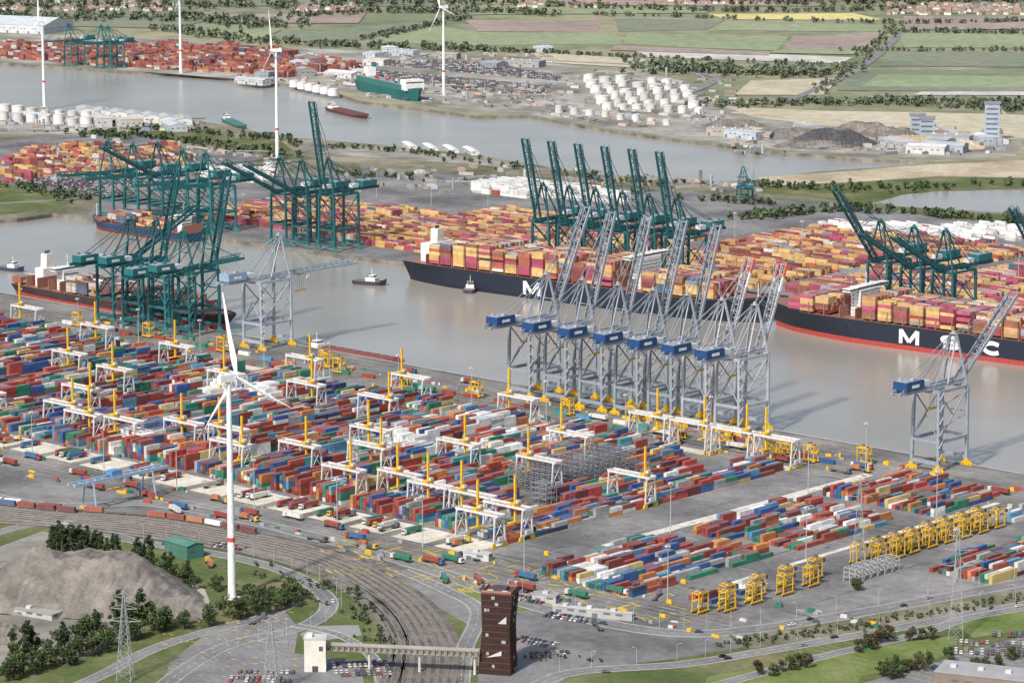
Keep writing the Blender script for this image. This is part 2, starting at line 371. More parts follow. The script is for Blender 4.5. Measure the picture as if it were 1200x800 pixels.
for (x0,x1,y0,y1,h,f) in ((214,246,-405,-292,3,.95),(250,288,-408,-280,3,.93),(216,246,-272,-150,3,.9),(250,292,-262,-150,3,.95),(214,250,-138,-40,3,.9),(256,300,-138,-52,3,.92),(375,420,-250,-130,3,.9),(330,352,-130,-60,2,.8),(312,330,-390,-330,2,.7),(372,400,-120,-40,2,.85)):
    yard('container_stack',[(x0,y0),(x1,y0),(x1,y1),(x0,y1)],'y',NEAR,h,f,seed=x0,rowgap=.45,zone=lambda X,Y:(REEF if noise.noise(Vector((X*.03,Y*.03,9)))>.5 else NEAR))
def farblk(x0,x1,y0,y1,sd,h=4,pal=MSCP,f=.96):
    yard('container_stack',[(x0,y0),(x1,y0),(x1,y1),(x0,y1)],'x',pal,h,f,rowgap=1.2,aisle=(5,7),seed=sd,xbreak=14,amp=(.8,.5,-.6,.5))
farblk(-1010,-800,420,590,1,3); farblk(-790,-520,405,668,2,3); farblk(-500,-300,450,580,3,3)
farblk(-480,-230,600,800,4,3); farblk(-280,-60,460,640,5,4,MAGP); farblk(-210,40,655,815,6,3,MAGP); farblk(-40,260,470,660,7,4,MAGP); farblk(60,300,680,840,8,3,MAGP)
yard('container_stack',GP([(640,222),(735,232),(735,240),(640,232)]),'x',REEF,4,.9,seed=2)
yard('container_stack',GP([(560,214),(632,220),(628,234),(556,226)]),'x',REEF,4,.9,seed=2)
yard('container_stack',GP([(960,268),(1200,268),(1200,284),(1110,282),(1000,278)]),'x',REEF,4,.8,seed=4,aisle=(5,6))
yard('container_stack',GP([(225,196),(320,198),(320,214),(240,214)]),'x',REEF,3,.8,seed=4,rowgap=1,aisle=(6,8))
yard('container_stack',GP([(35,176),(190,174),(225,186),(215,197),(140,210),(60,208),(5,216),(5,196)]),'x',MSCP,5,.9,seed=5,rowgap=.8,aisle=(6,14),xbreak=9)
yard('container_stack',GP([(0,55),(60,52),(200,55),(300,58),(425,80),(330,92),(230,84),(110,77),(0,68)]),'x',REDP,5,.9,seed=6,rowgap=1,aisle=(7,16),xbreak=10)
def rack(name,x,y,lx,ly,h,nx,ny,nz,c=(.42,.43,.44)):
    m=MB()
    for i in range(nx+1):
        for j in range(ny+1): m.beam((i*lx/nx,j*ly/ny,0),(i*lx/nx,j*ly/ny,h),.35,c)
    for k in range(1,nz+1):
        z=h*k/nz
        for i in range(nx+1): m.beam((i*lx/nx,0,z),(i*lx/nx,ly,z),.3,c)
        for j in range(ny+1): m.beam((0,j*ly/ny,z),(lx,j*ly/ny,z),.3,c)
        for j in range(ny): m.box(lx/2,(j+.5)*ly/ny,z-.25,lx,1.1,.12,(.3,.31,.32))
    for j in range(ny): m.beam((lx,j*ly/ny,0),(lx,(j+1)*ly/ny,h),.2,c)
    m.obj(name,PAINT,(x,y,.1))
rack('reefer_rack',54,-256,28,92,15,6,9,5,(.2,.22,.24)); rack('reefer_rack',92,-276,12,10,13,2,2,4,(.2,.22,.24))
rack('reefer_rack',352,-300,8,42,8,2,6,3)
# ---------------------------------------------------------------- quay cranes
def sts(name,main,house,acc,bogie,ang,hz=54.0,L=78.0,tipc=None):
    m=MB(); g=-32.0; X=10.5
    for y in (0,g):
        for sx in (-X,X):
            m.beam((sx,y,4.5),(sx*.93,y,hz-1),2.0,main,1.7)
            m.box(sx,y,.2,1.6,1.7,1.2,bogie)
            for k in (-3.6,-1.2,1.2,3.6): m.box(sx+k,y,.1,1.9,1.3,1.5,bogie,tx=.7)
            m.box(sx,y,1.5,8.5,1.5,1.4,bogie,tx=.6); m.box(sx,y,2.9,3.2,1.8,1.8,bogie)
        m.beam((-X,y,6),(X,y,6),1.6,main,2.2)
        m.beam((-X*.93,y,hz-1),(X*.93,y,hz-1),1.8,main,2.2)
        m.beam((-X,y,20),(X,y,20),1.2,main,1.8)
    for sx in (-X,X):
        m.beam((sx,g,20),(sx,0,20),1.3,main,2.0)
        m.beam((sx,g,21),(sx*.95,-1,hz-3),.8,main)
        m.beam((sx*.95,g+1,hz-3),(sx*.98,g*.5,36),.7,main)
        m.beam((sx*.93,g,hz-1),(sx*.93,0,hz-1),1.2,main,1.8)
    m.beam((-X,0,21),(X,0,36),.6,main); m.beam((-X,0,36),(X,0,51),.6,main); m.beam((-X,0,36),(X,0,36),.8,main)
    m.beam((-X,g,21),(0,g,37),.6,main); m.beam((X,g,21),(0,g,37),.6,main)
    for k in range(12):
        z=5+k*4; s=1 if k%2 else -1
        m.beam((X+1.8,g-2*s,z),(X+1.8,g+2*s,z+4),.7,acc,.2)
        m.box(X+1.6,g+2*s,z+3.9,1.4,1.4,.15,acc)
    for sx in (-3.2,3.2): m.beam((sx,-66,hz+1.5),(sx,3,hz+1.5),1.2,main,2.4)
    for k in range(12): m.beam((-3.2,-65+k*6.1,hz+1.5),(3.2,-65+k*6.1,hz+1.5),.6,main)
    m.box(5,-30,hz+.5,1.2,70,.2,acc)
    for k in range(8): m.beam((5.6,-65+k*9.7,hz+.6),(5.6,-65+k*9.7,hz+1.8),.12,acc)
    m.beam((5.6,-65,hz+1.8),(5.6,3,hz+1.8),.12,acc)
    m.box(0,-52,hz+3,11,19,5.6,house,top=tuple(c*.9 for c in house)); m.box(0,-52,hz+8.6,9.5,17,.5,(.30,.32,.35))
    m.box(5.53,-52,hz+4.4,.1,8,2.0,(.7,.72,.74)); m.box(3.2,-52,hz+9,2.4,3,1.4,acc); m.box(-2.8,-57,hz+9,2,2,1.2,acc)
    m.box(0,-36,hz+3,6,7,3.6,(.6,.61,.62))
    az=hz+32
    for sx in (-1,1):
        m.beam((sx*9.5,0,hz),(sx*2.4,-3,az),1.2,main); m.beam((sx*6,-17,hz+2),(sx*2.2,-3,az),.9,main)
        m.beam((sx*2.4,-3,az),(sx*6,-32,hz+2),.45,main); m.beam((sx*2.4,-3,az),(sx*3.2,-63,hz+3),.45,main)
    m.beam((-2.6,-3,az),(2.6,-3,az),1.1,main); m.beam((-6.2,-1.4,hz+15),(6.2,-1.4,hz+15),.7,main)
    m.box(0,-3,az+.6,5,4,.3,acc); m.box(0,-3,az+.9,2,2,1.8,acc)
    a=math.radians(ang); ca,sa=math.cos(a),math.sin(a)
    def bp(x,t,o=0): return (x,3+t*ca-o*sa,hz+1.5+t*sa+o*ca)
    for sx in (-3.2,3.2):
        n=6
        for k in range(n):
            col=main
            if tipc and k>=n-2: col=tipc[k%2]
            m.beam(bp(sx,k*L/n),bp(sx,(k+1)*L/n),1.1,col,2.0)
        m.beam(bp(sx*.9,2,1),bp(sx*.6,L*.97,4.2),.45,main)
        for k in range(13):
            t=k*L/12.5; m.beam(bp(sx,t),bp(sx*.75,t+3,1+3*t/L),.35,main)
    for k in range(14): m.beam(bp(-3.2,k*L/13.2),bp(3.2,k*L/13.2),.7,main)
    for k in range(13):
        s=1 if k%2 else -1; m.beam(bp(-3.2*s,k*L/13.2),bp(3.2*s,(k+1)*L/13.2),.35,main)
    for t in (.45,.93):
        for sx in (-2.2,2.2):
            A=Vector((sx,-3,az)); B_=Vector(bp(sx,L*t,1))
            if ang<30: m.beam(A,B_,.35,main)
            else:
                mid=(A+B_)/2+Vector((0,-3,6 if t<.6 else -2)); m.beam(A,mid,.35,main); m.beam(mid,B_,.35,main)
    ty=-24 if ang>20 else 20
    tz=hz-1
    m.box(0,ty,tz,7.5,6,1.2,acc); m.box(3,ty+4.5,tz-2.8,2.2,2.8,2.6,(.7,.7,.7)); m.box(3,ty+5.95,tz-2.4,1.9,.1,1.6,(.03,.04,.05))
    m.box(0,ty,tz-13,2.6,12,.7,bogie)
    for sx in (-1,1):
        for sy in (-2,2): m.beam((sx,ty+sy,tz),(sx,ty+sy,tz-12.3),.12,(.1,.1,.1))
    return m.mesh(name,PAINT)
BLG=(.26,.30,.35); BLH=(.012,.06,.18); YL=(.70,.42,.02); TEAL=(.012,.095,.11); TEH=(.018,.14,.15); LG=(.36,.38,.41)
RW=((.7,.7,.68),(.6,.12,.1))
def cr(me,x,y,flip=False): return inst('ship_to_shore_crane',me,(x,y,.1),math.pi if flip else 0)
b72=sts('blue_crane',BLG,BLH,LG,YL,71,L=82); b60=sts('blue_crane_low',BLG,BLH,LG,YL,63,L=86); b74r=sts('blue_crane_rw',(.36,.38,.42),BLH,LG,YL,66,L=62,tipc=RW)
for x,mm in ((-138,b60),(-103,b72),(-69,b72),(-36,b72),(-5,b72),(26,b74r),(55,b74r)): cr(mm,x,-4)
cr(sts('blue_crane_45',BLG,BLH,LG,YL,38),220,-4)
cr(sts('grey_crane',(.33,.38,.43),(.25,.36,.5),LG,YL,0),-421,-4)
t76=sts('teal_crane',TEAL,TEH,(.03,.16,.17),(.05,.16,.16),76,hz=52,L=76); t0=sts('teal_crane_low',(.02,.15,.16),TEH,(.03,.2,.2),(.05,.2,.2),2,hz=46,L=58)
t45=sts('teal_crane_45',TEAL,TEH,(.03,.16,.17),(.05,.16,.16),48,hz=52,L=84); t22=sts('teal_crane_22',TEAL,TEH,(.03,.16,.17),(.05,.16,.16),27,hz=50,L=74)
t80=sts('teal_crane_80',TEAL,TEH,(.03,.16,.17),(.05,.16,.16),80,hz=54,L=88)
for i in range(6): cr(t76,-481+29.3*i,yq(-481+29*i)+4,True)
for x,mm in ((-598,t22),(-566,t76),(-534,t0),(-505,t76)): cr(mm,x,-4)
for x,mm in ((-1050,t0),(-1012,t0),(-975,t22),(-938,t0),(-905,t0)): cr(mm,x,yq(x)+4,True)
for x,mm in ((-800,t22),(-772,t22),(-738,t80)): cr(mm,x,yq(x)+4,True)
for x,mm in ((-128,t45),(-96,t22),(-66,t22),(34,t45)): cr(mm,x,yq(x)+4,True)
# ---------------------------------------------------------------- stacking cranes
def armg_full(tx):
    m=MB(); w=(.60,.61,.62); y=YL; X=15.5; Z=18
    for sx in (-X,X):
        for sy in (-5,5):
            m.beam((sx,sy,2.6),(sx,sy*.75,Z),.75,w,.9); m.box(sx,sy,.2,1.2,3.6,2.2,y,ty=.7)
        m.beam((sx,-5,3.2),(sx,5,3.2),.9,w,1.0); m.beam((sx,-3.9,Z),(sx,3.9,Z),.9,w,1.1)
        m.beam((sx,-5,4),(sx,3.7,Z-1),.35,w); m.beam((sx,5,4),(sx,-3.7,Z-1),.35,w)
        m.box(sx*1.06,0,4,1.4,4,2.4,(.5,.5,.5))
    for sy in (-3.2,3.2): m.beam((-X-1.5,sy,Z+1.2),(X+1.5,sy,Z+1.2),.8,w,1.5)
    for sx in (-X-1.5,X+1.5): m.beam((sx,-3.2,Z+1.2),(sx,3.2,Z+1.2),.8,w,1.1)
    for k in range(8): m.beam((-X+k*4.4,-4.1,Z+2),(-X+k*4.4,-4.1,Z+3),.1,YL)
    m.beam((-X-1,-4.1,Z+3),(X+1,-4.1,Z+3),.12,YL)
    m.box(tx,0,Z+2,4,6.6,1.3,YL); m.box(tx+1.5,1,Z+3.3,2,2.4,1.6,(.5,.5,.5))
    m.box(tx,0,10,1.2,1.2,28,YL); m.box(tx,0,9.4,2.4,12,.6,YL)
    m.box(tx-2.6,-2.4,Z-2.6,1.6,1.8,2.4,(.35,.37,.4))
    return m.mesh('stacking_crane',PAINT)
AM=[armg_full(t) for t in (-9,-2,6,11)]
for i,x in enumerate(BX):
    ya=[-350+R.choice((0,0,12,30,55))+R.uniform(0,10)] if i<24 else []
    if i==0: ya=[-374,-350]
    if i%2==0 or i in (3,): ya.append(R.uniform(-280,-150))
    if i%3==0 or i<3: ya.append(-90 if i<4 else R.uniform(-140,-100))
    for y in ya: inst('stacking_crane',R.choice(AM),(x,y,.1))
# ---------------------------------------------------------------- straddle carrier
def straddle():
    m=MB(); g=(.62,.38,.03)
    for sx in (-2.3,2.3):
        for sy in (-4.0,4.0): m.beam((sx,sy,1.6),(sx,sy,11.5),.5,g,.6)
        m.box(sx,0,1.0,.8,10.0,.9,g); m.beam((sx,-4.6,11.3),(sx,4.6,11.3),.55,g,.7)
        m.beam((sx,-4,6),(sx,0,11),.3,g)
        for k in (-4,-1.4,1.4,4): m.cyl((sx-.3,k,.75),(sx+.3,k,.75),.75,.75,10,(.02,.02,.02))
    for sy in (-4.0,4.0): m.beam((-2.3,sy,11.5),(2.3,sy,11.5),.55,g)
    m.box(0,0,11.7,4.6,4.6,.9,g,top=(.25,.2,.1)); m.box(0,1,12.6,1.6,2.4,.7,(.12,.12,.12)); m.box(0,-2.5,12.6,1.2,1.2,.5,(.4,.4,.4))
    m.box(2.5,4.8,9.4,1.5,1.5,2.0,(.05,.06,.07)); m.box(0,0,7.5,2.4,12,.5,g)
    for sx in (-1,1): m.beam((sx,0,8),(sx,0,11.8),.15,(.1,.1,.1))
    return m.mesh('straddle_carrier',PAINT)
SC=straddle()
for k in range(9): inst('straddle_carrier',SC,(336+(k%2)*9+R.uniform(-1,1),-408+k*12.5+R.uniform(-2,2),.1),R.uniform(-.04,.04))
for k in range(16): inst('straddle_carrier',SC,(334+(k%2)*9+R.uniform(-1,1),-262+k*8.4+R.uniform(-1,1),.1),R.uniform(-.04,.04))
for x,y in ((-330,-46),(-322,-52),(-300,-60),(-160,-58),(-70,-60),(10,-52),(70,-56),(120,-60),(150,-66),(-220,-70),(-430,-60),(-520,-58),(-600,-64),(180,-48),(40,-70),(135,-72),(126,-78),(-20,-48)):
    inst('straddle_carrier',SC,(x,y,.1),math.pi/2)
def rmg():
    m=MB(); c=(.33,.44,.54); X=24
    for sy in (-X,X):
        for sx in (-7,7): m.beam((sx,sy,1),(sx*.6,sy,17),.9,c); m.box(sx,sy,.1,4,1.2,1.5,YL)
        m.beam((-7,sy,2),(7,sy,2),.9,c); m.beam((-4.4,sy,17),(4.4,sy,17),.9,c)
    for sx in (-3,3): m.beam((sx,-X-14,18),(sx,X+14,18),1.1,c,2)
    for k in range(13): m.beam((-3,-X-12+k*6,18),(3,-X-12+k*6,18),.5,c)
    m.box(0,-4,19.2,6,8,3,(.1,.25,.5)); m.box(0,-4,10,2.4,12,.6,YL); m.box(2.5,2,14,2,2,2.5,(.6,.6,.6))
    return m.mesh('rail_gantry_crane',PAINT)
RG=rmg()
x,y=G(140,590); inst('rail_gantry_crane',RG,(x,y,.1))
# ---------------------------------------------------------------- vehicles
def car(col):
    m=MB(); m.box(0,0,.35,1.8,4.4,.55,col,ty=.97); m.box(0,-.25,.9,1.66,2.5,.52,(.03,.035,.04),tx=.82,ty=.7,top=col)
    for sx in (-.85,.85):
        for sy in (-1.35,1.35): m.cyl((sx-.1,sy,.33),(sx+.1,sy,.33),.33,.33,8,(.02,.02,.02))
    for sx in (-.6,.6): m.box(sx,2.2,.6,.35,.06,.18,(.8,.8,.75)); m.box(sx,-2.2,.6,.35,.06,.18,(.4,.02,.02))
    return m
CCOL=[(.7,.7,.7),(.5,.5,.52),(.05,.05,.06),(.18,.19,.2),(.04,.08,.2),(.35,.03,.03),(.75,.75,.75),(.3,.31,.33),(.02,.02,.02),(.1,.11,.12)]
CARS=[car(c) for c in CCOL]; CARM=[c.mesh('car',PAINT) for c in CARS]
def truck(cab,cont,half=False):
    m=MB(); m.box(0,6.2,1,2.5,2.3,2.5,cab,ty=.85); m.box(0,7.3,2.1,2.2,.12,1.0,(.03,.04,.05)); m.box(0,5.0,.8,2.2,3.6,.4,(.1,.1,.1))
    m.box(0,-2,1.05,1.2,14,.35,(.12,.12,.13))
    for y in (6.4,3.9,3.0,-5.2,-6.5,-7.8):
        for sx in (-1.05,1.05): m.cyl((sx-.2,y,.52),(sx+.2,y,.52),.52,.52,10,(.02,.02,.02))
    if cont:
        m.box(0,-1.9 if not half else -4,1.42,2.44,12.2 if not half else 6.1,2.6,cont,top=tuple(c*.85+.05 for c in cont))
    return m.mesh('truck',PAINT)
TR=[truck((.7,.7,.7),(.6,.6,.58)),truck((.05,.12,.3),(.26,.06,.045)),truck((.4,.05,.04),(.05,.13,.28)),truck((.6,.6,.6),(.03,.17,.11)),truck((.1,.1,.12),None),truck((.6,.38,.05),(.42,.16,.06),True),truck((.6,.6,.6),(.25,.05,.04))]
for i,x in enumerate(BX[:16]):
    for k in range(R.randint(1,5)): inst('truck',R.choice(TR),(x-10.5+k*5+R.uniform(-.3,.3),-384+R.uniform(-3,4),.15),R.choice((0,math.pi)))
for Y in (-407,-418,-428,-436):
    x=-420
    while x<180:
        x+=R.uniform(30,120); inst('truck',R.choice(TR),(x,Y,.15),R.choice((-1,1))*math.pi/2)
for k in range(26): inst('truck',R.choice(TR),(R.uniform(-600,420),R.choice((-24,-50,-58,-78,-66)),.15),R.choice((-1,1))*math.pi/2)
for u,v,a in ((303,728,.3),(205,600,1.2),(245,662,1.0),(600,690,.9),(700,735,1.0),(560,682,.9),(520,680,.9),(770,700,.5)):
    x,y=G(u,v); inst('truck',R.choice(TR),(x,y,.2),a)
def cars_on(pts,n,lat=2.2):
    s=smooth(GP(pts),10)
    for k in range(n):
        i=R.randrange(len(s)-1); a,b=s[i],s[i+1]; an=math.atan2(b[1]-a[1],b[0]-a[0]); d=R.choice((-lat,lat))
        inst('car',R.choice(CARM),(a[0]-math.sin(an)*d,a[1]+math.cos(an)*d,.2),an-math.pi/2)
cars_on([(600,702),(700,728),(800,742),(900,735),(1040,712),(1200,682)],7)
cars_on([(660,790),(800,778),(900,762),(1040,738),(1200,708)],7)
cars_on([(60,612),(160,634),(260,650),(330,668),(372,690),(385,712),(352,735)],6)
def parking(u,v,rows,n,rot,gap=16,f=.85,ang=0):
    m=MB(); x0,y0=G(u,v); c,s=math.cos(rot),math.sin(rot)
    for r in range(rows):
        for k in range(n):
            if R.random()>f: continue
            a,b=k*2.7,r*gap/2+(r%2)*-2.4
            m.merge(R.choice(CARS),x0+a*c-b*s,y0+a*s+b*c,.15,rot)
    m.obj('parked_cars')
parking(605,750,2,9,.1); parking(590,700,3,10,.2); parking(395,792,4,12,.9); parking(1120,765,4,22,.6); parking(1165,745,2,14,.6); parking(640,722,2,10,.2); parking(250,640,2,8,.2)
parking(20,215,8,40,.2,f=.9); parking(70,226,5,30,.2,f=.9); parking(270,798,3,12,.7); parking(560,690,2,8,.3); parking(625,770,2,8,.9)
def far_cars(pg,n):
    pg=GP(pg); xs=[p[0] for p in pg]; ys=[p[1] for p in pg]; B=Boxes()
    y=min(ys)
    while y<max(ys):
        x=min(xs)
        while x<max(xs):
            if inside(x,y,pg) and R.random()<n and (int(y/60)%3):
                c=R.choice(CCOL); B.add(x,y,.5,4.4,1.8,.7,c); B.add(x-.2,y,1.2,2.3,1.6,.5,(.1,.11,.12))
            x+=5.5
        y+=6
    B.obj('parked_cars')
far_cars([(430,70),(560,72),(660,90),(640,112),(540,106),(440,88)],.7)
# ---------------------------------------------------------------- ships
def hull(L,B,D,sg,up,boot,bt=3.0,deck=(.25,.12,.09),fc=None):
    m=MB(); n=36; ring=[]
    for i in range(n+1):
        t=i/n
        wd=B/2*(.86+.14*min(1,t/.08)); ww=B/2*(.5+.5*min(1,t/.15)**.7)
        if t>.8: wd*=max(.03,1-((t-.8)/.2)**2.3)
        if t>.7: ww*=max(.015,1-((t-.7)/.3)**1.6)
        zd=D+ (D*.22)*max(0,(t-.86)/.14)**1.2
        x=sg*(t-.5)*L; xb=sg*((t-.5)*L-(L*.035)*max(0,(t-.9)/.1))
        k=bt/D; wm=ww+(wd-ww)*k*.6
        ring.append([(xb,-ww*.97,-2),(xb,-wm,bt),(x,-wd,zd),(x,wd,zd),(xb,wm,bt),(xb,ww*.97,-2)])
    for i in range(n):
        a,b=ring[i],ring[i+1]
        for j,c in ((0,boot),(1,up),(2,deck),(3,up),(4,boot)): m.face((a[j],b[j],b[j+1],a[j+1]),c)
    m.face(ring[0],up)
    for i in range(n):
        if i/n>.84:
            for j in (2,3):
                a,b=ring[i][j],ring[i+1][j]; m.face((a,b,(b[0],b[1],b[2]+1.4),(a[0],a[1],a[2]+1.4)),up)
    return m
def tower(m,x,B,z,h,dx,c=(.74,.74,.72),wf=.5):
    m.box(x,0,z,dx,B*wf,h,c); nf=int(h/3)
    for f in range(nf):
        for s in (-1,1):
            for k in range(-5,6):
                m.box(x+s*(dx/2+.02),k*B*wf*.085,z+f*3+1.2,.1,1.3,.9,(.04,.05,.06))
        for k in (-.25,.25):
            for s in (-1,1): m.box(x+k*dx,s*(B*wf/2+.02),z+f*3+1.2,1.2,.1,.9,(.04,.05,.06))
    m.box(x,0,z+h,dx*.85,B*.98,2.6,c); m.box(x,0,z+h+1.1,dx*.87,B*.985,1.0,(.03,.04,.05)); m.box(x,0,z+h+2.6,dx*.9,B*.6,.4,c)
    m.beam((x,0,z+h+3),(x,0,z+h+13),.6,c); m.beam((x,-3,z+h+9),(x,3,z+h+9),.4,c); m.beam((x,-2,z+h+11),(x,2,z+h+11),.4,c)
    m.cyl((x+2,4,z+h+3.2),(x+2,4,z+h+5.4),1.1,.7,8,c)
# hull letters as flat painted plates, strokes in a w x h box
def stroke_letter(ch,w,h,t):
    m=MB(); W=(.78,.78,.77); k=0
    def seg(a,b,tt=t):
        nonlocal k; k+=1; a=Vector(a);b=Vector(b); d=(b-a).normalized(); n=Vector((-d.y,d.x))*tt/2; y=-.004*k
        m.face([(p.x,y,p.y) for p in (a-n,b-n,b+n,a+n)],W)
    if ch=='M':
        seg((t/2,0),(t/2,h)); seg((w-t/2,0),(w-t/2,h)); seg((t*.6,h-t*.15),(w/2,h*.15),t*.95); seg((w-t*.6,h-t*.15),(w/2,h*.15),t*.95)
    else:
        if ch=='C': P_=[(w/2+(w-t)/2*math.cos(math.radians(a)),h/2+(h-t)/2*math.sin(math.radians(a))) for a in range(45,316,15)]
        else:
            r=(h-t)/4; P_=[(w/2+(w-t)/2*math.cos(math.radians(a)),h-t/2-r+r*math.sin(math.radians(a))) for a in range(25,271,15)]
            P_+=[(w/2+(w-t)/2*math.cos(math.radians(a)),t/2+r+r*math.sin(math.radians(a))) for a in range(90,-156,-15)]
        k=len(m.v); L_=[Vector(p) for p in P_]; A=[];Bq=[]
        for i,p in enumerate(L_):
            d=(L_[min(i+1,len(L_)-1)]-L_[max(i-1,0)]).normalized(); n=Vector((-d.y,d.x))*t/2; A.append(p+n); Bq.append(p-n)
        for i in range(len(L_)-1): m.face([(q.x,0,q.y) for q in (Bq[i],Bq[i+1],A[i+1],A[i])],W)
    return m
def ship(name,cx,cy,rot,L,B,D,sg,up,boot,pal,tiers,towers,funnels,text=None,fill=.95,bt=3.0):
    e=empty(name,(cx,cy,-4),rot); hm=hull(L,B,D,sg,up,boot,bt=bt); hm.obj('hull',PAINT,parent=e)
    m=MB()
    for t,h in towers: tower(m,sg*(t-.5)*L,B,D,h,9)
    for t in funnels:
        x=sg*(t-.5)*L; m.box(x,0,D,11,B*.55,16,(.75,.75,.73)); m.box(x,0,D+16,8,9,12,(.66,.64,.58),ty=.8)
        for k in (-2,0,2): m.cyl((x,k,D+28),(x,k,D+30.5),.7,.7,8,(.05,.05,.05))
    xb=sg*.46*L; m.beam((xb,0,D+3),(xb,0,D+15),.6,(.7,.7,.68)); m.beam((xb,-2,D+12),(xb,2,D+12),.3,(.7,.7,.68))
    for t in np.arange(.06,.86,15/L*1.0):
        x=sg*(t-.5)*L+7.2
        m.box(x,0,D,.7,B*.97,min(9,tiers*2),(.3,.14,.1))
    m.obj('superstructure',PAINT,parent=e)
    Bx=Boxes(); x=-L/2+L*.03
    bad=[(t-.5)*L for t,_ in towers]+[(t-.5)*L for t in funnels]
    while x<L*.39:
        t=x/L+.5
        if all(abs(x-b)>14 for b in bad):
            wd=B/2*(.86+.14*min(1,t/.08))*(1 if t<.8 else 1-((t-.8)/.2)**2.3)
            nr=int(2*wd*.985/2.5); T=tiers-(2 if t>.8 else 0)-(1 if t<.06 else 0); hh=T-R.choice((0,0,1,1,2))
            for r in range(nr):
                h=max(1,hh-(R.random()<.15)-(R.random()<.08)); last=pick(pal)
                for k in range(h):
                    if R.random()>fill: continue
                    if R.random()<.6: last=pick(pal)
                    Bx.add(sg*x,(r-(nr-1)/2)*2.5,D+1.6+k*2.6,12.19,2.42,2.57,var(last))
        x+=14.9 if int(x)%3 else 13.0
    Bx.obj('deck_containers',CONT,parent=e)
    if text:
        for ch,xx in text[0]:
            stroke_letter(ch,text[1]*1.2,text[1]*.72,text[1]*.21).obj('hull_lettering',PAINT,(xx,-B/2-.35,text[2]),parent=e)
    return e
NAVY=(.012,.018,.034); RED=(.40,.06,.05)
a3=math.atan(.055)
ship('container_ship',-395,yq(-395)-33,a3,385,58,18,1,NAVY,NAVY,MSCP+[((.6,.58,.54),1)],8,[(.66,26)],[.05],([('M',-50)],16,3.4))
ship('container_ship',-16,yq(-16)-33,a3,396,58,19,-1,NAVY,RED,MAGP+[((.42,.05,.06),2),((.3,.3,.32),1.5),((.3,.13,.07),3)],7,[(.745,21)],[.25],([('M',-46),('S',-8),('C',30)],15.5,5.2),bt=4.0)
ship('container_ship',-642,24,0,272,34,11,1,(.05,.03,.035),RED,REDP+[((.50,.33,.13),5),((.7,.68,.62),2),((.14,.14,.16),3)],5,[(.22,17)],[.12],fill=.9,bt=4.5)
ship('container_ship',-968,yq(-968)-20,0,150,26,9,-1,(.02,.05,.12),(.15,.04,.04),REDP+MSCP,4,[(.1,14)],[],fill=.9)
x,y=G(458,112)
e=empty('ro_ro_ship',(x,y,-4),math.radians(132-180+27)); hm=hull(190,30,18,1,(.015,.12,.12),(.03,.06,.07)); hm.obj('hull',PAINT,parent=e)
m=MB(); m.box(-10,0,18,150,28,7,(.03,.16,.15),top=(.25,.28,.28)); m.box(70,0,18,18,27,14,(.75,.75,.74)); m.box(79.1,0,28,.2,25,1.5,(.03,.04,.05)); m.box(-70,0,25,14,12,12,(.75,.75,.74)); m.box(-70,6,37,7,5,6,(.03,.15,.2))
for k in range(20): m.box(-80+k*7,R.uniform(-10,10),25,5,2.5,2.6,pick(NEAR))
m.obj('superstructure',PAINT,parent=e)
def vessel(name,u,v,rot,L,B,D,up,boot,deckc,cargo=None,house=True):
    x,y=G(u,v); e=empty(name,(x,y,-4),rot); hull(L,B,D,1,up,boot,bt=D*.35,deck=deckc).obj('hull',PAINT,parent=e); m=MB()
    if house:
        hx=-L*.38 if L>60 else L*.05
        m.box(hx,0,D,L*.09 if L>60 else L*.3,B*.7,2.8,(.75,.75,.73)); m.box(hx+.5,0,D+2.8,L*.06 if L>60 else L*.17,B*.55,2.5,(.7,.7,.68)); m.box(hx+.5,0,D+3.7,(L*.06 if L>60 else L*.17)+.1,B*.56,1,(.03,.04,.05))
        m.beam((hx,0,D+5),(hx,0,D+11),.3,(.8,.8,.75)); m.box(hx-L*.08,1.2,D+2.5,2,1.5,3.2,(.1,.1,.1)); m.box(hx-L*.08,-1.2,D+2.5,2,1.5,3.2,(.1,.1,.1))
    if cargo:
        m.box(L*.06,0,D,L*.7,B*.78,1.6,cargo)
        for k in range(8): m.box(L*.06-L*.32+k*L*.09,0,D+1.6,L*.07,B*.8,.3,tuple(c*.8 for c in cargo))
    m.obj('deckhouse',PAINT,parent=e)
vessel('tugboat',434,328,.35,32,12,3.5,(.03,.04,.06),(.05,.04,.05),(.2,.15,.12))
vessel('tugboat',551,336,2.2,26,10,3.2,(.04,.05,.09),(.3,.04,.04),(.2,.15,.12))
vessel('tugboat',14,312,.2,28,10,3.2,(.03,.05,.12),(.05,.04,.05),(.2,.15,.12))
vessel('river_barge',415,413,0,110,11.5,3.5,(.2,.045,.05),(.1,.03,.03),(.24,.08,.07),(.25,.09,.08))
vessel('river_barge',408,131,-.35,125,15,4,(.10,.035,.04),(.06,.03,.03),(.25,.09,.07),(.16,.07,.06))
vessel('river_barge',275,143,-.5,110,11.5,3.5,(.03,.15,.12),(.06,.03,.03),(.05,.22,.2),(.1,.22,.2))
vessel('river_barge',690,205,-.6,110,11.5,3.5,(.03,.05,.1),(.1,.03,.03),(.2,.1,.07),(.15,.2,.22))
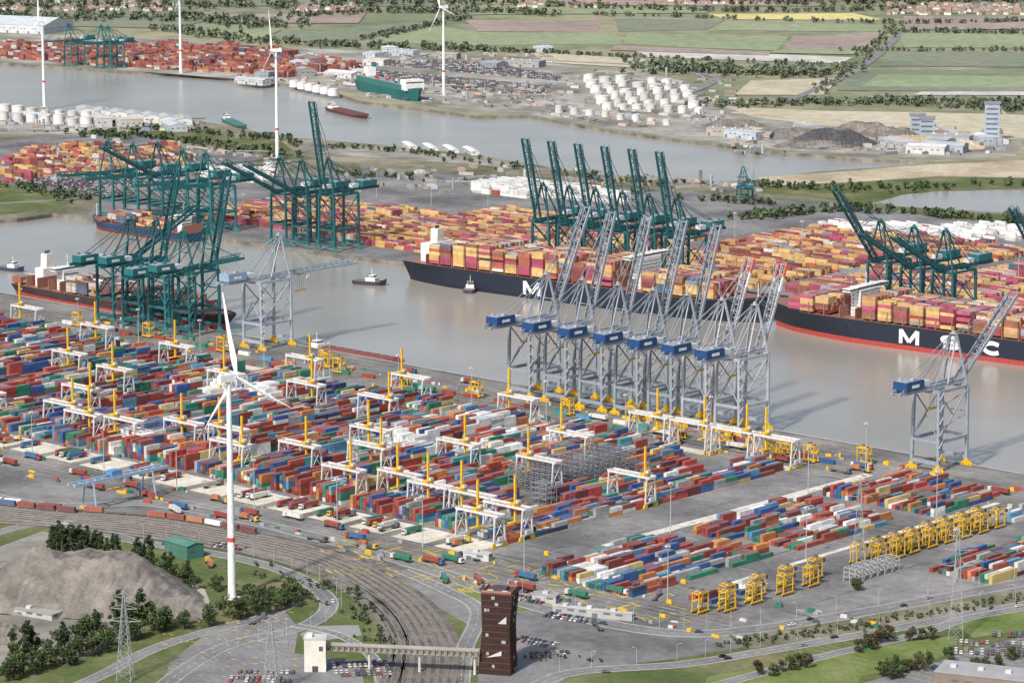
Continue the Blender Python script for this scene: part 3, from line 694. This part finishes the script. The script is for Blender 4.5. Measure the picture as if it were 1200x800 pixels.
# ---------------------------------------------------------------- wind turbines
def turbine(u,v,Hh,bl,yaw,phase):
    x,y=G(u,v); W=(.76,.77,.77); e=empty('wind_turbine',(x,y,0)); m=MB()
    n=14
    for k in range(n):
        z0,z1=Hh*k/n,Hh*(k+1)/n; r=lambda z:2.3-1.0*z/Hh
        m.cyl((0,0,z0),(0,0,z1),r(z0),r(z1),20,W,cap=False)
    m.cyl((0,0,32),(0,0,34.5),2.10,2.08,20,(.6,.06,.05),cap=False); m.box(0,-2.3,.5,1.2,.3,2.4,(.3,.32,.33)); m.cyl((0,0,-.1),(0,0,.6),5,4.6,20,(.45,.44,.42))
    m.obj('tower',PAINT,parent=e)
    nm=MB(); nm.box(0,-1.5,Hh,3.6,10,3.8,W,tx=.85); nm.box(0,-5,Hh+3.8,1.5,1.5,1,W); nm.cyl((0,3.5,Hh+1.9),(0,7,Hh+1.9),1.9,.7,12,W)
    for b in range(3):
        a=phase+b*2*math.pi/3; dx,dz=math.sin(a),math.cos(a); px_,pz=math.cos(a),-math.sin(a); prev=None
        for i,(t,ch,th) in enumerate(((0,1.6,1.6),(.06,2,1.2),(.2,3.7,.8),(.45,2.6,.5),(.75,1.6,.3),(1,.5,.12))):
            c=(dx*t*bl,5.2+1.5*t*t*1.2,Hh+1.9+dz*t*bl); ring=[]
            for s1,s2 in ((-.35,0),(0,.5),(.65,0),(0,-.5)): ring.append((c[0]+px_*ch*s1,c[1]+th*s2+ch*s1*.35,c[2]+pz*ch*s1))
            if prev:
                for j in range(4): nm.face((prev[j],prev[(j+1)%4],ring[(j+1)%4],ring[j]),W)
            prev=ring
        nm.face(prev,W)
    nm.obj('nacelle_and_rotor',PAINT,rot=yaw,parent=e)
turbine(272,700,122,47,HD+math.radians(-48),math.radians(-17))
turbine(325,185,122,46,HD+math.radians(110),.1); turbine(520,112,118,46,HD+math.radians(120),.35); turbine(52,125,112,44,HD+math.radians(115),-.1); turbine(212,86,118,44,HD+math.radians(250),.2)
# ---------------------------------------------------------------- pylons, masts
def pylon(u,v,Hh,rot=0):
    x,y=G(u,v); m=MB(); c=(.30,.32,.33); b=3.8
    def w(z): return b*(1-z/Hh*.88) if z<Hh*.6 else b*.472*max(.25,(1-(z-Hh*.6)/(Hh*.45)))
    zs=[Hh*k/9 for k in range(10)]
    for i in range(9):
        a,bb=zs[i],zs[i+1]; wa,wb=w(a),w(bb); C=[(-1,-1),(1,-1),(1,1),(-1,1)]
        for j in range(4):
            p,q=C[j],C[(j+1)%4]
            m.beam((p[0]*wa,p[1]*wa,a),(p[0]*wb,p[1]*wb,bb),.24,c)
            m.beam((p[0]*wa,p[1]*wa,a),(q[0]*wb,q[1]*wb,bb),.13,c); m.beam((q[0]*wa,q[1]*wa,a),(p[0]*wb,p[1]*wb,bb),.13,c)
            m.beam((p[0]*wb,p[1]*wb,bb),(q[0]*wb,q[1]*wb,bb),.13,c)
    for z,L in ((Hh*.66,9),(Hh*.8,7),(Hh*.93,5)):
        for s in (-1,1):
            for d in (-1,1): m.beam((s*1,d*.9,z),(s*L,0,z+.4),.18,c)
            m.beam((s*1,0,z+2.4),(s*L,0,z+.4),.18,c); m.beam((s*L,0,z),(s*L,0,z-2),.2,(.2,.12,.1))
    m.obj('electricity_pylon',PAINT,(x,y,0),rot)
pylon(147,796,46,.6); pylon(1120,748,60,.6); pylon(1006,668,54,.6); pylon(318,812,40,.6)
lm=MB(); lm.cyl((0,0,0),(0,0,32),.3,.15,8,(.42,.43,.44)); lm.cyl((0,0,31),(0,0,31.5),1.4,1.4,10,(.4,.4,.42))
for k in range(6): lm.box(1.3*math.cos(k),1.3*math.sin(k),30.4,.6,.6,.7,(.7,.7,.68))
LM=lm.mesh('light_mast',PAINT)
for i in range(24): inst('light_mast',LM,(122-36*i+R.uniform(-1,1),[-405,-95][i%2],.1))
for x,y in ((208,-410),(208,-280),(208,-145),(306,-275),(306,-145),(306,-400),(400,-260),(190,-60),(60,-60)): inst('light_mast',LM,(x,y,.1))
for i in range(16): inst('light_mast',LM,(-1000+80*i,yq(-1000+80*i)+70,.1)); inst('light_mast',LM,(-960+80*i,640,.1))
sl=MB(); sl.cyl((0,0,0),(0,0,9),.12,.07,6,(.45,.46,.47)); sl.beam((0,0,9),(1.8,0,9.3),.1,(.45,.46,.47)); sl.box(1.9,0,9.2,.8,.3,.15,(.6,.6,.6)); SLM=sl.mesh('street_lamp',PAINT)
for pts,d in (([(600,702),(700,728),(800,742),(900,735),(1040,712),(1200,682)],8),([(660,790),(800,778),(900,762),(1040,738),(1200,708)],7),([(160,634),(260,650),(330,668),(372,690),(385,712),(352,735),(270,755)],7)):
    s=offs(smooth(GP(pts),3),d)
    for p in s: inst('street_lamp',SLM,(*p,.1),R.uniform(0,6))
# ---------------------------------------------------------------- heaps
def heap(name,cu,cv,L,ang,Rr,Hh,mat):
    cx,cy=G(cu,cv); n=70; S=L/2+Rr; V=[];Fs=[]
    ca,sa=math.cos(ang),math.sin(ang)
    for i in range(n+1):
        for j in range(n+1):
            a=-S+2*S*i/n; b=-Rr+2*Rr*j/n; wob=6*noise.noise(Vector((a*.05,b*.05,cu)))
            d=math.hypot(max(0,abs(a)-L/2),b+wob*.6)
            ridge=.86+.22*noise.noise(Vector((a*.06,cu,2)))
            h=Hh*(1-d/Rr)*(1+.2*noise.noise(Vector((a*.03+cu,b*.04,1))))
            h=min(h,Hh*ridge)
            rill=.35*math.sin((a+3*noise.noise(Vector((a*.1,b*.1,9))))*1.1)*(1 if h>1 else 0)
            h+=.9*noise.noise(Vector((a*.18,b*.18,2)))+rill
            x=a*ca-b*sa;y=a*sa+b*ca
            V.append((cx+x,cy+y,max(-.3,h)))
    for i in range(n):
        for j in range(n):
            k=i*(n+1)+j; Fs.append((k,k+n+1,k+n+2,k+1))
    me=bpy.data.meshes.new(name); me.from_pydata(V,[],Fs); me.materials.append(mat)
    inst(name,me)
heap('gravel_heap',95,700,50,HD-.25,44,30,GRAV); heap('gravel_heap',5,680,20,HD,24,13,GRAV); heap('gravel_heap',205,716,14,HD-.3,18,10,GRAV); heap('gravel_heap',-10,745,18,HD,16,8,GRAV)
for u,v,L,r,h,mt in ((975,168,30,40,20,DGRAV),(1010,160,30,35,20,GRAV),(1040,163,30,34,16,GRAV),(925,160,50,30,12,GRAV),(890,157,20,20,9,SAND),(1085,166,50,28,9,SAND),(860,148,30,26,10,GRAV),(1110,172,40,30,10,SAND),(950,172,40,26,8,GRAV)): heap('gravel_heap',u,v,L,HD,r,h,mt)
# ---------------------------------------------------------------- buildings
def shed(name,u,v,lx,ly,h,wall,roof,rot=0,flat=False,z=0):
    x,y=G(u,v); m=MB(); m.box(0,0,0,lx,ly,h,wall)
    if flat:
        m.box(0,0,h,lx+.6,ly+.6,.5,roof)
        for k in range(max(1,int(lx/14))): m.box(-lx/2+7+k*14,0,h+.5,3,3,1.4,(.5,.5,.5))
    else:
        r=h+ly*.12; e=.5
        m.face(((-lx/2-e,-ly/2-e,h),(lx/2+e,-ly/2-e,h),(lx/2+e,0,r),(-lx/2-e,0,r)),roof); m.face(((lx/2+e,ly/2+e,h),(-lx/2-e,ly/2+e,h),(-lx/2-e,0,r),(lx/2+e,0,r)),roof)
        for s in (-1,1): m.face(((s*lx/2,-ly/2,h),(s*lx/2,ly/2,h),(s*lx/2,0,r)),wall)
    for k in range(max(1,int(lx/7))):
        for s in (-1,1): m.box(-lx/2+3.5+k*7,s*(ly/2+.03),0 if k%3==0 else h*.55,3.2 if k%3==0 else 4,.1,min(4,h*.6) if k%3==0 else 1.2,(.12,.13,.15))
    for k in range(max(1,int(ly/7))):
        for s in (-1,1): m.box(s*(lx/2+.03),-ly/2+3.5+k*7,h*.5,.1,3.4,1.2,(.1,.11,.13))
    m.obj(name,WALL,(x,y,z),rot)
shed('green_shed',216,650,22,12,8,(.05,.17,.13),(.08,.21,.17),rot=-.1)
for r in range(2):
    shed('gravel_bay',20+r*25,712+r*9,26,9,3,(.42,.42,.4),(.3,.29,.27),rot=.2,flat=True)
for u,v,lx,ly,h,w,rf in ((1170,808,60,22,9,(.22,.17,.14),(.32,.32,.33)),(640,704,14,7,4,(.40,.40,.39),(.3,.31,.32)),(695,722,46,3,4,(.36,.36,.36),(.45,.45,.43)),(560,655,16,6,4,(.5,.5,.5),(.45,.45,.45))):
    shed('office_building',u,v,lx,ly,h,w,rf,rot=.35,flat=True)
for k in range(36):
    reg=R.choice([((430,60),(640,80)),((0,128),(230,150)),((830,140),(960,165)),((280,70),(430,100)),((0,28),(70,40)),((1040,165),(1190,180))])
    u=R.uniform(reg[0][0],reg[1][0]); v=R.uniform(reg[0][1],reg[1][1]); g=R.uniform(.28,.6); t=R.choice(((1,1,1),(.85,.95,1.05),(1,.93,.85)))
    if 0<u<240: v=max(v,134+u*.06+6)
    w_=tuple(g*q for q in t); shed('warehouse',u,v,R.uniform(20,60),R.uniform(14,30),R.uniform(6,11),w_,tuple(min(.7,q*1.05) for q in w_),rot=R.choice((0,.35,-.5)),flat=R.random()<.5)
for k in range(7): shed('warehouse',100+k*19,135+k*1.9,44,20,9,(.6,.6,.58),(.4,.41,.42),rot=-.62)
for k in range(4): shed('warehouse',480+k*24,173+k*2,52,10,4,(.6,.6,.58),(.66,.66,.64),rot=-.62)
shed('warehouse',22,36,160,90,14,(.5,.53,.55),(.45,.5,.53),rot=.3)
for (us,vs,n) in (((430,650),(100,128),170),((430,650),(64,75),60),((640,860),(84,150),200),((860,1180),(150,182),160),((0,235),(130,155),170),((60,330),(160,214),140),((400,900),(196,226),110),((280,430),(84,104),90)):
    m=MB()
    for k in range(n):
        u=R.uniform(*us); v=R.uniform(*vs)
        if us==(430,650): v=min(v,112+(u-430)*.1)
        if us==(640,860): v=min(v,134+(u-640)*.15)
        if us==(0,235): v=max(v,131+u*.06)
        if us==(60,330): v=max(v,156+(u-60)*.12)
        if us==(400,900): v=max(v,172+(u-400)*.1)
        if us==(280,430): v=min(v,90+(u-280)*.1)
        x,y=G(u,v); g=R.uniform(.14,.5); c=R.choice(((g,g,g),(g,g,g*.95),(g*.85,g*.95,g*1.05),(g,g*.8,g*.68),(g*.9,g*.85,g*.7)))
        if R.random()<.06: m.cyl((x,y,0),(x,y,R.uniform(6,14)),R.uniform(.8,2.4),R.uniform(.8,2.2),8,c)
        elif R.random()<.15: m.beam((x,y,4),(x+R.uniform(-40,40),y+R.uniform(-40,40),4),1.2,c,1.4)
        else: m.box(x,y,0,R.uniform(4,18),R.uniform(3,8),R.uniform(1.5,4),c,rot=R.choice((0,.35,-.5,1.2)))
    m.obj('industrial_plant',WALL)
for u,v,h in ((1162,165,45),(1075,160,26),(1086,162,24)):
    x,y=G(u,v); m=MB(); m.box(0,0,0,18,12,h,(.3,.35,.42)); m.box(0,0,h,20,14,2,(.2,.22,.26))
    for k in range(int(h/6)):
        m.box(0,-6.1,k*6+2,14,.2,2,(.1,.12,.15)); m.box(9.1,0,k*6+2,.2,8,2,(.55,.57,.58))
    m.beam((10,0,h-8),(50,10,2),2,(.4,.42,.44)); m.obj('batching_plant',WALL,(x,y,0),.6)
# port office tower: dark louvred block on a splayed base
def office():
    m=MB(); nf=13; H=42; dk=(.022,.014,.013); br=(.075,.028,.022)
    def prof(z):
        t=z/H; return (8.6-1.6*(1-abs(t-.55)*1.6), 7.0, 1.2*t, .6*t)
    for k in range(nf):
        z0,z1=H*k/nf,H*(k+1)/nf-.3
        a=prof(z0);b=prof(z1)
        Pp=[(a[2]-a[0],a[3]-a[1],z0),(a[2]+a[0],a[3]-a[1],z0),(a[2]+a[0],a[3]+a[1],z0),(a[2]-a[0],a[3]+a[1],z0),(b[2]-b[0],b[3]-b[1],z1),(b[2]+b[0],b[3]-b[1],z1),(b[2]+b[0],b[3]+b[1],z1),(b[2]-b[0],b[3]+b[1],z1)]
        m.p8(Pp,dk)
        m.box(b[2],b[3],z1,b[0]*2+.4,b[1]*2+.4,.28,(.13,.045,.035))
        for j in range(22):
            if R.random()<.9: m.box(a[2]-a[0]+.4+j*a[0]*.09,a[3]-a[1]-.12,z0+.1,.18,.3,2.6,br)
        for j in range(18):
            if R.random()<.9: m.box(a[2]+a[0]+.12,a[3]-a[1]+.4+j*.78,z0+.1,.3,.18,2.6,br)
        for j in range(2):
            if R.random()<.35: m.box(a[2]+R.uniform(-5,5),a[3]-a[1]-.3,z0+.6,R.uniform(1,2.4),.2,1.6,(.30,.31,.32))
            if R.random()<.3: m.box(a[2]+a[0]+.32,a[3]+R.uniform(-5,5),z0+.6,.2,R.uniform(1,2.2),1.6,(.30,.31,.32))
    m.face(((-4,-7.6,9),(4,-7.6,10.5),(4.0,-7.6,13)),(.5,.5,.48)); m.face(((2,-7.2,27),(6.5,-7.2,31),(6.5,-7.2,27)),(.5,.5,.48))
    m.box(1.2,.6,H,15.0,14.4,.7,(.10,.04,.035)); m.box(1,1,H+.7,8,8,1.4,(.06,.06,.065)); m.box(-2.5,-4.5,H+.7,3,2.4,1.0,(.5,.5,.5)); m.box(5,-4.5,H+.7,3,2,.8,(.6,.6,.6))
    for p,q in (((-6.3,-6.6),(8.7,-6.6)),((8.7,-6.6),(8.7,7.8)),((-6.3,7.8),(8.7,7.8)),((-6.3,-6.6),(-6.3,7.8))): m.beam((*p,H+1.3),(*q,H+1.3),.25,(.30,.16,.13),1.2)
    return m
x,y=G(583,786); office().obj('office_tower',WALL,(x,y,0),HD-.25)
a=Vector((*G(378,782),10)); b=Vector((*G(562,790),10)); m=MB(); d=(b-a).normalized(); s=Vector((-d.y,d.x,0))*2.0
m.beam(a,b,4.2,(.26,.24,.21),.6)
for q in (-1,1):
    m.beam(a+s*q+Vector((0,0,2.6)),b+s*q+Vector((0,0,2.6)),.3,(.34,.31,.27),.4)
    n=26
    for k in range(n+1): p=a.lerp(b,k/n)+s*q; m.beam(p,p+Vector((0,0,2.6)),.2,(.34,.31,.27))
    for k in range(n): p=a.lerp(b,(k+.5)/n)+s*q*1.02; m.beam(p+Vector((0,0,.2)),p+Vector((0,0,2.2)),(b-a).length/n*.8,(.22,.2,.175),.08)
m.beam(a+Vector((0,0,3.0)),b+Vector((0,0,3.0)),4.6,(.36,.34,.31),.25)
for t in (.0,.3,.62,.97): p=a.lerp(b,t); m.cyl((p.x,p.y,0),(p.x,p.y,10),.8,.6,12,(.5,.49,.46))
m.obj('footbridge',WALL)
x,y=G(370,784); m=MB(); m.box(0,0,0,11,9,17,(.64,.62,.56)); m.box(0,0,17,11.5,9.5,.5,(.5,.5,.48)); m.box(0,-4.55,.1,3,.1,3,(.06,.06,.07)); m.box(3,-4.55,11,2,.1,2.4,(.08,.09,.1)); m.box(5.55,0,5,.1,3,8,(.1,.12,.14)); m.box(-3,0,17.5,3,4,1.6,(.6,.6,.58)); m.obj('stair_tower',WALL,(x,y,0),HD)
def tank(u,v,r,h,c=(.70,.70,.68)):
    x,y=G(u,v); m=MB(); m.cyl((0,0,0),(0,0,h),r,r,22,c,cap=False); m.cyl((0,0,h),(0,0,h+r*.16),r,r*.15,22,tuple(k*.85 for k in c)); m.cyl((0,0,h-.4),(0,0,h+.2),r+.3,r+.3,22,(.6,.6,.58),cap=False)
    for k in range(9): t=k*.22; m.beam((r*1.03*math.cos(t),r*1.03*math.sin(t),h*k/9),(r*1.03*math.cos(t+.22),r*1.03*math.sin(t+.22),h*(k+1)/9),.8,(.5,.5,.5),.3)
    m.obj('storage_tank',WALL,(x,y,0))
for r_ in range(6):
    for k in range(7):
        if R.random()<.9: tank(690+k*18+r_*4+R.uniform(-2,2),96+r_*6.5+k*.8,R.uniform(5.5,8.5),R.uniform(7,11),R.choice(((.68,.68,.66),(.6,.6,.58),(.5,.51,.5))))
for k in range(8): tank(655+k*18,132+k*2.1,R.uniform(4,6),R.uniform(6,10),R.choice(((.6,.6,.58),(.5,.5,.5),(.55,.53,.48))))
for k in range(14): tank(5+(k%7)*16,134+(k//7)*9+(k%7)*.8,R.uniform(5,8),R.uniform(8,14),R.choice(((.65,.65,.63),(.5,.5,.5))))
for k in range(6): tank(345+k*9,102+k*2,7,9)
def train(base,off,i0,n,pal):
    t=offs(base,off); B=MB(); d=[0]
    for k in range(1,len(t)): d.append(d[-1]+math.dist(t[k-1],t[k]))
    pos=i0
    for k in range(n):
        a=np.interp(pos,d,[p[0] for p in t]),np.interp(pos,d,[p[1] for p in t]); b=np.interp(pos+13,d,[p[0] for p in t]),np.interp(pos+13,d,[p[1] for p in t])
        x,y=(a[0]+b[0])/2,(a[1]+b[1])/2; r=math.atan2(b[1]-a[1],b[0]-a[0])
        B.box(x,y,1.0,13.4,2.6,.4,(.15,.12,.1),rot=r)
        for o in (-4.6,4.6): B.box(x+o*math.cos(r),y+o*math.sin(r),.45,2.4,1.8,.6,(.05,.05,.05),rot=r)
        if R.random()<.85: c=pick(pal); B.box(x,y,1.4,12.2,2.44,2.6,c,rot=r,top=tuple(q*.85+.05 for q in c))
        pos+=14.2
    B.obj('freight_train')
train(rp,15,30,14,REDP+REEF[:1]); train(rp,10.5,0,7,REDP)
m=MB()
for k in range(380):
    x=R.uniform(-650,450);y=R.choice((-78,-86,-40,-44,-403,-430,-440,-366))+R.uniform(-3,3)
    c=R.choice((YL,YL,(.5,.5,.5),(.3,.3,.32),(.02,.16,.1),(.35,.07,.05)))
    m.box(x,y,.1,R.uniform(1,6),R.uniform(.8,2.4),R.uniform(.6,2.4),c,rot=R.choice((0,.3)),tx=.9)
m.obj('yard_equipment')
m=MB()
for k in range(30):
    x=-620+k*27+R.uniform(-6,6); m.box(x,-60+R.uniform(-3,3),.1,12.2,2.44,2.6,pick(NEAR))
    if R.random()<.4: m.box(x+14,-60,.1,12.2,2.44,.6,(.3,.05,.05))
m.obj('quayside_containers',CONT)
# ---------------------------------------------------------------- trees
def tree(h,w,nl,seed,base=(.05,.085,.022),poplar=False):
    r=random.Random(seed); m=MB(); tc=(.12,.09,.065)
    m.cyl((0,0,0),(0,0,h*.35),h*.032,h*.022,7,tc); m.cyl((0,0,h*.35),(r.uniform(-.3,.3),r.uniform(-.3,.3),h*.85),h*.022,h*.006,6,tc)
    cl=[]
    for k in range(16):
        a=r.uniform(0,6.28); zz=r.uniform(.25,.95)*h; rr=w*(math.sin(min(1,zz/h)*3.0)**.6)*r.uniform(.35,.95)
        c=Vector((rr*math.cos(a),rr*math.sin(a),zz)); cl.append((c,r.uniform(.22,.4)*w+.3,r.uniform(.6,1.5)))
        m.cyl((0,0,zz*.6),tuple(c),h*.012,h*.004,4,tc,cap=False)
    for c,cr_,k in cl:
        for i in range(nl):
            v=Vector((r.gauss(0,1),r.gauss(0,1),r.gauss(0,.8))); v=v.normalized()*cr_*r.uniform(.55,1.08); p=c+v
            n=Vector((r.gauss(0,1),r.gauss(0,1),r.gauss(.5,1))).normalized(); e=n.orthogonal().normalized(); g=n.cross(e); sz=r.uniform(.22,.48)
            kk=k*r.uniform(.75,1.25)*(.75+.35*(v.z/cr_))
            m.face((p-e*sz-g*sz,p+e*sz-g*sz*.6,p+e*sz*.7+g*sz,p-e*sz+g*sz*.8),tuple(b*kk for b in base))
    return m.mesh('tree',LEAF)
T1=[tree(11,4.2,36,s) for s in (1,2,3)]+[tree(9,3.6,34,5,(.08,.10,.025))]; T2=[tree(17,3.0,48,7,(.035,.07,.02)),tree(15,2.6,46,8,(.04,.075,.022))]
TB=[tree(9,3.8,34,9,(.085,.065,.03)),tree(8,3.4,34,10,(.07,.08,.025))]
def row(pts,n,ms,name='tree',jit=4,s0=.7,s1=1.25):
    s=smooth(GP(pts),10)
    for k in range(n):
        i=min(len(s)-1,int(k/n*len(s))); x,y=s[i]
        inst(name,R.choice(ms),(x+R.uniform(-jit,jit),y+R.uniform(-jit,jit),0),R.uniform(0,6),sc=R.uniform(s0,s1))
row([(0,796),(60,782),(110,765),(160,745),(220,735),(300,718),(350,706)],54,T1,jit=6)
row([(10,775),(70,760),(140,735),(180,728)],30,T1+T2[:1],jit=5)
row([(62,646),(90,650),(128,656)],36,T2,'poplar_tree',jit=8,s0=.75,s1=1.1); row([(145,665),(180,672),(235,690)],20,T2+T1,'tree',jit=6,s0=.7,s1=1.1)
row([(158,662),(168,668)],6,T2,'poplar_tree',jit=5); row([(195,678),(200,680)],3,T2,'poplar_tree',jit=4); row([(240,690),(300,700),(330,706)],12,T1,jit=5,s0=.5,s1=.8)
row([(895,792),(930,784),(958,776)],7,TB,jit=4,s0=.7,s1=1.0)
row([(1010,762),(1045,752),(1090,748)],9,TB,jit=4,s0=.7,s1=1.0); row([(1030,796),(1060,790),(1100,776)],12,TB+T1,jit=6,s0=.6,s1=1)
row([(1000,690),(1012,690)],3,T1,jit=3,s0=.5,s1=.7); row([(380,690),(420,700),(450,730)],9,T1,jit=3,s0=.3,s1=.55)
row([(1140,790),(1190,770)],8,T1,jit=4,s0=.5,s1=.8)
def band(pts,n,h,jit,name='tree_line',base=None):
    s=smooth(GP(pts),12); m=MB()
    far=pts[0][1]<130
    base=base or ((.10,.125,.08) if far else (.06,.085,.04))  # distant crowns get a lighter base, aerial haze put into the leaf colour
    for k in range(n):
        i=R.randrange(len(s)); x=s[i][0]+R.gauss(0,jit); y=s[i][1]+R.gauss(0,jit); hh=h*R.uniform(.6,1.25); w=hh*.42; kk=R.uniform(.7,1.35)
        m.beam((x,y,0),(x,y,hh*.5),.5,(.1,.08,.06))
        for q in range(16):
            v=Vector((R.gauss(0,1),R.gauss(0,1),R.gauss(0,1))).normalized()*R.uniform(.5,1); p=Vector((x+v.x*w,y+v.y*w,hh*.58+v.z*hh*.42))
            n_=Vector((R.gauss(0,1),R.gauss(0,1),R.gauss(.3,1))).normalized(); e=n_.orthogonal().normalized()*hh*.2; g=n_.cross(e); k2=kk*R.uniform(.7,1.3)
            m.face((p-e-g,p+e-g*.7,p+e*.8+g,p-e*.9+g*.8),tuple(b*k2 for b in base))
    m.obj(name,LEAF)
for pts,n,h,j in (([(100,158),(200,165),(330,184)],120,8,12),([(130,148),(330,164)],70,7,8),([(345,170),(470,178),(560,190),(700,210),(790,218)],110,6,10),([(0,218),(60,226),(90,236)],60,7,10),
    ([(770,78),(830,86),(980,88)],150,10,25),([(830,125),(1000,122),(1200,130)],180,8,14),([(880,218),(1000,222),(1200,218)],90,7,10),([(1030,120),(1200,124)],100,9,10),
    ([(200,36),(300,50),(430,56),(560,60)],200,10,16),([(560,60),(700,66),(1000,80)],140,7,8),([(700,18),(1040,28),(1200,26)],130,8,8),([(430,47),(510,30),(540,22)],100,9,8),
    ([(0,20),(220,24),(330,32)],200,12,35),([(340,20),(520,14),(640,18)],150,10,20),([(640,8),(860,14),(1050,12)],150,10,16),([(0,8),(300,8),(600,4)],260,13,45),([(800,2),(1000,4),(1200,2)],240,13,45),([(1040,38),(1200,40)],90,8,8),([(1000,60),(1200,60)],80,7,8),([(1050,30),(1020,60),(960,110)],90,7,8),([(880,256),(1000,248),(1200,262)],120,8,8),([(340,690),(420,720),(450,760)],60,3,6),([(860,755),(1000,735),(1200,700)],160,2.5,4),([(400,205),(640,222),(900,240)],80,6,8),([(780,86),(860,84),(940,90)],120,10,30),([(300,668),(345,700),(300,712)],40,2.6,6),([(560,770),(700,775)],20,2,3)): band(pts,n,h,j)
def village(u0,u1,v0,v1,n):
    m=MB()
    for k in range(n):
        x,y=G(R.uniform(u0,u1),R.uniform(v0,v1)); r=R.uniform(0,3.14); c=R.choice(((.42,.28,.22),(.6,.57,.52),(.35,.25,.2),(.65,.64,.6))); L,W,h=R.uniform(8,15),7,R.uniform(3.5,5.5)
        m.box(x,y,0,L,W,h,c,rot=r); m.box(x,y,h,L+.5,W+.5,2.4,R.choice(((.26,.17,.14),(.19,.18,.18),(.29,.21,.17))),rot=r,ty=.05,tx=.95)
    m.obj('village',WALL)
village(0,200,2,14,110); village(1040,1200,6,18,120); village(600,720,4,10,60); village(350,420,6,14,50); village(760,900,0,6,60)
for u,v in ((80,78),(118,80),(126,81)):
    x,y=G(u,v); inst('ship_to_shore_crane',t0,(x,y,.1),math.pi,sc=.8)
x,y=G(870,232); inst('rail_gantry_crane',sts('teal_crane_small',TEAL,TEH,(.03,.16,.17),(.05,.16,.16),0,hz=22,L=10),(x,y,.1),.9,sc=.6)
# ---------------------------------------------------------------- light, camera
w=bpy.data.worlds.new('World'); scn.world=w; w.use_nodes=True; nt=w.node_tree; bg=nt.nodes['Background']
sk=nt.nodes.new('ShaderNodeTexSky'); sk.sky_type='NISHITA'; sk.sun_disc=False; EL=math.radians(44); sk.sun_elevation=EL
sd=Vector((.25,-.97,0)).normalized(); sk.sun_rotation=math.atan2(sd.x,sd.y); sk.air_density=1.0; sk.dust_density=3.0
nt.links.new(sk.outputs[0],bg.inputs[0]); bg.inputs[1].default_value=.15
L=bpy.data.lights.new('sun','SUN'); L.energy=4.5; L.angle=math.radians(3); L.color=(1,.945,.865); lo=bpy.data.objects.new('sun',L); link(lo)
dirv=Vector((-sd.x*math.cos(EL),-sd.y*math.cos(EL),-math.sin(EL))); lo.rotation_euler=dirv.to_track_quat('-Z','Y').to_euler()
cam=bpy.data.cameras.new('camera'); cam.sensor_width=36; cam.lens=FPX/1200*36; cam.clip_start=5; cam.clip_end=60000
co=bpy.data.objects.new('camera',cam); link(co); co.location=(CX,CY,HC); co.rotation_euler=(math.pi/2-P,0,HD); scn.camera=co
scn.view_settings.view_transform='Standard'; scn.view_settings.look='None'; scn.view_settings.exposure=0
print('objects',len(bpy.data.objects))
